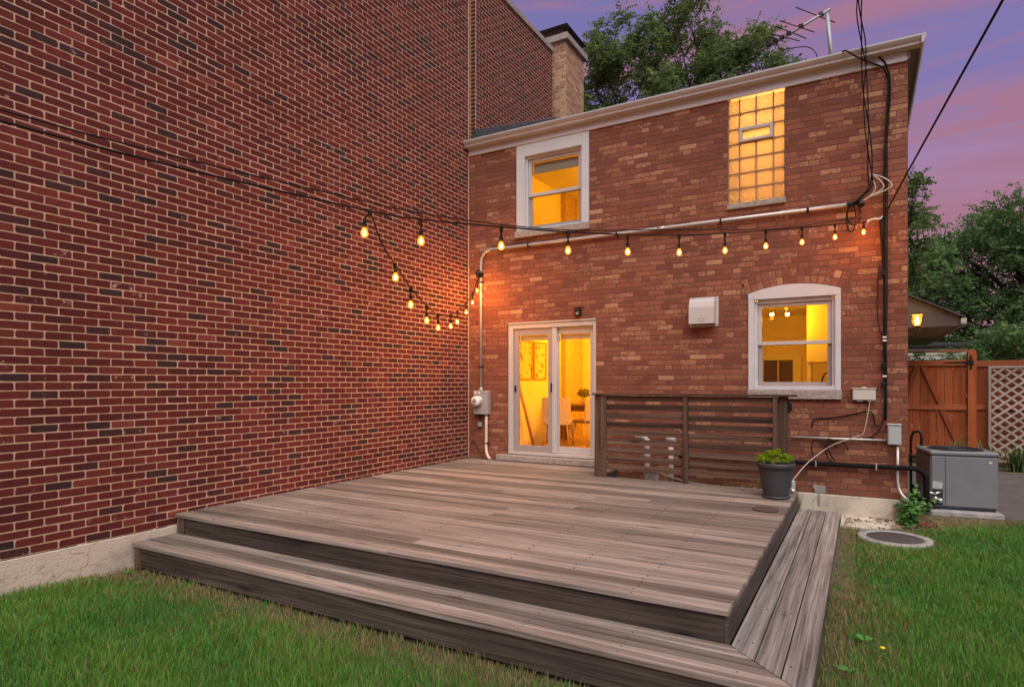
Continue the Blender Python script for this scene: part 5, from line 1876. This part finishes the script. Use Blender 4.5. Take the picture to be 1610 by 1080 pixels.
# ================================================================== LAWN
def lawn():
    r = np.random.default_rng(3)
    n = 1500000
    x = r.random(n) * 10.4 - .2
    y = r.random(n) * 9.2 - 8.4
    qx, qy = x - CAM.x, y - CAM.y
    de = qx * FWD[0] + qy * FWD[1]; ri = qx * RGT[0] + qy * RGT[1]
    u = 805 + FPX * ri / np.maximum(de, .05); v = HYP + FPX * 1.6 / np.maximum(de, .05)
    k = (de > 1.2) & (u > -260) & (u < 1880) & (v < 1500)
    k &= ~((x < 5.475) & (y > -5.445))
    k &= ~((x < 6.2) & (y > -.62)) & ~((x < .03))
    k &= np.hypot(x - 5.975, y + 1.06) > .29
    edge = .60 + (x - 6.16) * .14
    k &= y < edge - .03
    x, y, de = x[k], y[k], de[k]
    n1 = np.sin(x * 2.3 + 1.7 * np.sin(y * 1.9)) * np.sin(y * 2.9 + 1.3 * np.sin(x * 2.1))
    n2 = np.sin(x * 7.1 + 2 * np.sin(y * 5.3)) * np.sin(y * 8.3 + 1.9 * np.sin(x * 6.7))
    # bare, dry margins along the step and near the house footing
    dstep = np.where(x > 5.47, x - 5.475, np.where(y < -5.445, -5.445 - y, 9))
    dry = np.exp(-(dstep / .26) ** 1.4) * (.85 + .45 * n2)
    dry = np.maximum(dry, 1 / (1 + np.exp(-(y + .35 - (x - 6.3) * .9) / .12)) * (x < 7.6))
    ring = np.exp(-((np.hypot(x - 5.975, y + 1.06) - .3) / .12) ** 2) * .5
    dry = np.clip(np.maximum(dry, ring) + .07 * (n1 + n2), 0, 1)
    keepp = (1 - .70 * dry) * (.8 + .2 * n2) * np.clip(1.25 - de / 12, .35, 1) * .82
    k = r.random(len(x)) < keepp
    x, y, de, dry, n1, n2 = x[k], y[k], de[k], dry[k], n1[k], n2[k]
    n = len(x)
    n3 = np.sin(x * 17 + 3 * np.sin(y * 11)) * np.sin(y * 19 + 2.5 * np.sin(x * 13))
    L_ = (.030 + .058 * r.random(n) ** 1.4) * (1 - .5 * dry) * (1 + .25 * n1 + .25 * n2 + .25 * n3)
    w_ = (.0013 + .0013 * r.random(n)) * np.clip(de / 3.6, 1, 1.9)
    a_ = r.random(n) * 6.283
    lean = L_ * (.12 + .70 * r.random(n) ** 1.6)
    dx, dy = np.cos(a_), np.sin(a_)
    fa = r.random(n) * 6.283
    sx, sy = np.cos(fa), np.sin(fa)
    z0 = -.012
    P0 = np.stack([x - sx * w_, y - sy * w_, np.full(n, z0)], 1)
    P1 = np.stack([x + sx * w_, y + sy * w_, np.full(n, z0)], 1)
    mx, my, mz = x + dx * lean * .35, y + dy * lean * .35, L_ * .6
    P2 = np.stack([mx + sx * w_ * .8, my + sy * w_ * .8, mz], 1)
    P3 = np.stack([mx - sx * w_ * .8, my - sy * w_ * .8, mz], 1)
    P4 = np.stack([x + dx * lean, y + dy * lean, L_ * .97], 1)
    V = np.stack([P0, P1, P2, P3, P4], 1).reshape(-1, 3)
    b = np.arange(n)[:, None] * 5
    F = np.concatenate([b + np.array([0, 1, 2]), b + np.array([0, 2, 3]), b + np.array([3, 2, 4])], 0)
    g = np.stack([.082 + .080 * r.random(n) + .025 * n1, .215 + .14 * r.random(n) + .035 * n1, .036 + .022 * r.random(n)], 1)
    st = np.stack([.24 + .14 * r.random(n), .19 + .10 * r.random(n), .085 + .05 * r.random(n)], 1)
    isdry = (r.random(n) < np.clip(dry * 1.05 + .035, 0, .95))[:, None]
    c = np.where(isdry, st, g)
    o = fastmesh('lawn_grass', V, F, np.clip(np.concatenate([c, c, c], 0), .005, 1), 'grass')
    tag(o, 'green lawn grass with dry straw edges around the deck', 'grass', kind='stuff')
    print('grass blades', n)


lawn()
# a little rough grass in the pit behind the screen
def rough():
    r = np.random.default_rng(8); n = 4500
    x = 3.5 + r.random(n) * 1.5; y = -.80 + r.random(n) * .7
    L_ = .08 + .22 * r.random(n) ** 2; a_ = r.random(n) * 6.28; w_ = .004
    fa = r.random(n) * 6.28; z0 = .0
    P0 = np.stack([x - np.cos(fa) * w_, y - np.sin(fa) * w_, np.full(n, z0)], 1); P1 = np.stack([x + np.cos(fa) * w_, y + np.sin(fa) * w_, np.full(n, z0)], 1)
    P2 = np.stack([x + np.cos(a_) * L_ * .4, y + np.sin(a_) * L_ * .4, L_ + .13], 1)
    V = np.stack([P0, P1, P2], 1).reshape(-1, 3); F = np.arange(3 * n).reshape(n, 3)
    c = np.stack([.07 + .05 * r.random(n), .11 + .05 * r.random(n), .025 + .01 * r.random(n)], 1)
    tag(fastmesh('rough_grass', V, F, c, 'grass'), 'rough grass growing in the gap behind the screen', 'grass', kind='stuff')


rough()

# ================================================================== TREES
def fronds(centers, radii, per, r, flen=.42, nl=12, lw=.022, ll=.055, droop=.35):
    centers = np.array(centers); radii = np.array(radii)
    m = len(centers) * per
    k = np.repeat(np.arange(len(centers)), per)
    d = r.normal(size=(m, 3)); d /= np.linalg.norm(d, axis=1)[:, None]
    c = centers[k] + d * (r.random(m) ** .5)[:, None] * radii[k]
    dr = d * .7 + r.normal(size=(m, 3)) * .6; dr[:, 2] -= droop * r.random(m); dr /= np.linalg.norm(dr, axis=1)[:, None]
    sd = np.cross(dr, np.array([0, 0, 1.0]) + r.normal(size=(m, 3)) * .3); sd /= np.linalg.norm(sd, axis=1)[:, None]
    Ls = flen * (.6 + .7 * r.random(m))
    j = np.arange(nl)
    u = (j // 2 + .5) / (nl / 2)
    sg = np.where(j % 2, 1.0, -1.0)
    base = c[:, None, :] + dr[:, None, :] * (Ls[:, None] * u[None, :])[..., None]
    base[..., 2] -= (u ** 2)[None, :] * Ls[:, None] * .25
    ax = sd[:, None, :] * sg[None, :, None] + dr[:, None, :] * .45 + r.normal(size=(m, nl, 3)) * .25
    ax /= np.linalg.norm(ax, axis=2)[..., None]
    nn = np.cross(ax, dr[:, None, :] + r.normal(size=(m, nl, 3)) * .5); nn /= np.linalg.norm(nn, axis=2)[..., None] + 1e-6
    sc = (.7 + .6 * r.random((m, nl)))[..., None]
    a0 = base; a1 = base + ax * ll * .5 * sc + nn * lw * sc; a2 = base + ax * ll * sc; a3 = base + ax * ll * .5 * sc - nn * lw * sc
    V = np.stack([a0, a1, a2, a3], 2).reshape(-1, 3)
    F = np.arange(len(V)).reshape(-1, 4)
    tone = np.clip(np.repeat(r.random(len(centers))[k] * .6 + r.random(m) * .4, nl), 0, 1)
    return V, F, np.stack([tone, tone, tone], 1)


def tree(name, label, base, fork, centers, radii, per, m, seed, trunk=.22, flen=.42, ll=.055, lw=.022, nl=12):
    r = np.random.default_rng(seed)
    t = thing(name, label, 'tree', base, 'trees beyond the yard')
    f = MB()
    b = Vector(base); fk = Vector(fork)
    f.tube(catmull([b, b.lerp(fk, .5) + Vector((r.normal() * .15, r.normal() * .15, 0)), fk], 6), [trunk * (1 - .35 * k / 12) for k in range(13)], 10)
    f.build('trunk', 'tree_bark', t)
    f = MB()
    idx = list(range(len(centers)))
    nl_ = max(4, len(centers) // 9)
    mains = [Vector(centers[i]) for i in r.choice(idx, nl_, replace=False)]
    for mm in mains:
        mid = fk.lerp(mm, .5) + Vector((r.normal() * .3, r.normal() * .3, .2 + .2 * r.random()))
        P = catmull([fk, mid, mm], 6)
        f.tube(P, [max(trunk * .42 * (1 - q / 12.5), .012) for q in range(13)], 6)
    for i in idx:
        c = Vector(centers[i])
        mm = min(mains, key=lambda q: (q - c).length)
        st = fk.lerp(mm, .55 + .4 * r.random())
        if (c - st).length > .15:
            f.tube(catmull([st, st.lerp(c, .5) + Vector((0, 0, .12)), c], 3), [.028, .024, .020, .016, .012, .009, .006], 5)
    f.build('limbs', 'tree_bark', t)
    V, F, Cc = fronds(centers, radii, per, r, flen, nl, lw, ll)
    fastmesh('crown', V, F, Cc, m, t)
    return t


def envelope(xs, zt, zb, yr, n, r, rr=(.35, .75), edge=.35):
    """clump centres filling the outline zt(x)..zb"""
    C_, R_ = [], []
    while len(C_) < n:
        x = r.uniform(xs[0], xs[-1])
        t_ = np.interp(x, xs, zt)
        z = zb + (t_ - zb) * r.random() ** .75
        rad = r.uniform(*rr)
        if z + rad * .6 > t_: z = t_ - rad * .6
        C_.append((x, r.uniform(*yr), z)); R_.append((rad, rad, rad * .62))
    return C_, R_


r = np.random.default_rng(21)
xs = [-6.5, -5.4, -4.5, -4.0, -3.1, -2.1, -.8, .2, .75, 1.3, 1.7, 2.4, 3.0, 3.5]
zt = [11.0, 12.2, 13.3, 15.0, 15.5, 15.7, 16.0, 16.1, 16.0, 14.5, 14.1, 14.3, 13.4, 12.4]
C_, R_ = envelope(xs, zt, 9.4, (13.4, 16.6), 190, r, (.25, .6))
tree('locust_tree', 'tall feathery green tree rising behind the house roof', (-1.0, 15, 0), (-.9, 15, 8.2), C_, R_, 46, 'leaf_locust', 31, .3, .5, .10, .034)
xs = [6.4, 6.9, 7.5, 8.1, 8.8, 9.5, 10.3, 12, 14, 16]
zt = [4.9, 5.5, 5.9, 6.6, 7.1, 7.6, 7.8, 8.0, 7.6, 6.0]
C_, R_ = envelope(xs, zt, 2.2, (15.5, 19), 230, r, (.35, .75))
tree('spreading_tree', 'broad dark green tree with layered fronds behind the cedar fence', (11.2, 17.3, 0), (11.0, 17.2, 3.0), C_, R_, 38, 'leaf_dark', 32, .34, .55, .10, .034)
xs = [5.6, 6.2, 6.75, 7.05, 7.35]
zt = [8.6, 8.5, 8.3, 7.6, 6.6]
C_, R_ = envelope(xs, zt, 4.6, (12.6, 13.8), 34, r, (.22, .42))
tree('slender_tree', 'slender leafy tree peeking out past the right house corner', (5.6, 13.2, 0), (5.7, 13.2, 4.2), C_, R_, 34, 'leaf_locust', 33, .14, .34, .075, .034, 10)
for i, (x0, x1, zt_, y0, lb) in enumerate(((6.2, 8.2, 2.5, 10.2, 'low dark shrub seen over the gate'), (8.0, 10.8, 3.3, 10.5, 'tall dark shrub behind the trellis fence'), (10.5, 14, 3.6, 10.8, 'dark shrub beyond the far right of the fence'))):
    C_, R_ = envelope([x0, (x0 + x1) / 2, x1], [zt_ * .85, zt_, zt_ * .9], .5, (y0 - .6, y0 + .6), 34, r, (.3, .5))
    t = thing('shrub', lb, 'shrub', ((x0 + x1) / 2, y0, 0), 'shrubs behind the fence')
    f = MB()
    for c in C_[:14]: f.tube([((x0 + x1) / 2 + (c[0] - (x0 + x1) / 2) * .3, y0, 0), c], [.03, .01], 5)
    f.build('stems', 'tree_bark', t)
    V, F, Cc = fronds(C_, R_, 34, r, .28, 10, .026, .07)
    fastmesh('foliage', V, F, Cc, 'leaf_dark', t)
# far belt of trees closing the horizon
C_, R_ = [], []
for i in range(260):
    x = r.uniform(-30, 55); z = r.uniform(.4, 1) ** .7 * (4.2 + 1.2 * math.sin(x * .5) + .8 * math.sin(x * 1.3))
    C_.append((x, r.uniform(36, 44), z)); R_.append((1.6, 1.2, 1.1))
V, F, Cc = fronds(C_, R_, 60, r, .8, 8, .10, .26)
tag(fastmesh('far_wood', V, F, Cc, 'leaf_dark'), 'far belt of dark trees closing the horizon', 'trees', kind='stuff')

# ================================================================== NEIGHBOUR'S PALE HOUSE
t = thing('siding_house', 'pale clapboard house glimpsed through leaves above the gate', 'house', (8, 15, 0))
f = MB(); f.box(6.4, 8.4, 14.05, 18, 0, 2.75); f.build('wall', 'siding_pale', t)
for k in range(9):
    z = 1.2 + k * .16
    q = MB(); q.add([(6.38, 14.01, z), (8.42, 14.01, z), (8.42, 14.045, z + .155), (6.38, 14.045, z + .155), (6.38, 14.05, z), (8.42, 14.05, z)], [(0, 1, 2, 3), (0, 1, 5, 4)]); q.build('siding_board', 'siding_pale', t)
f = MB(); f.box(7.1, 7.9, 13.99, 14.01, 1.5, 2.42); w_ = f.build('window', 'white_paint', t)
f = MB(); f.box(7.17, 7.83, 13.975, 13.989, 1.57, 2.35); f.build('pane', 'ac_dark', w_)
f = MB(); f.prism_x([(13.9, 2.75), (16, 2.9), (18.1, 2.75), (18.1, 2.82), (16, 2.97), (13.9, 2.82)], 6.3, 8.5); f.build('roof', 'roof_dark', t)
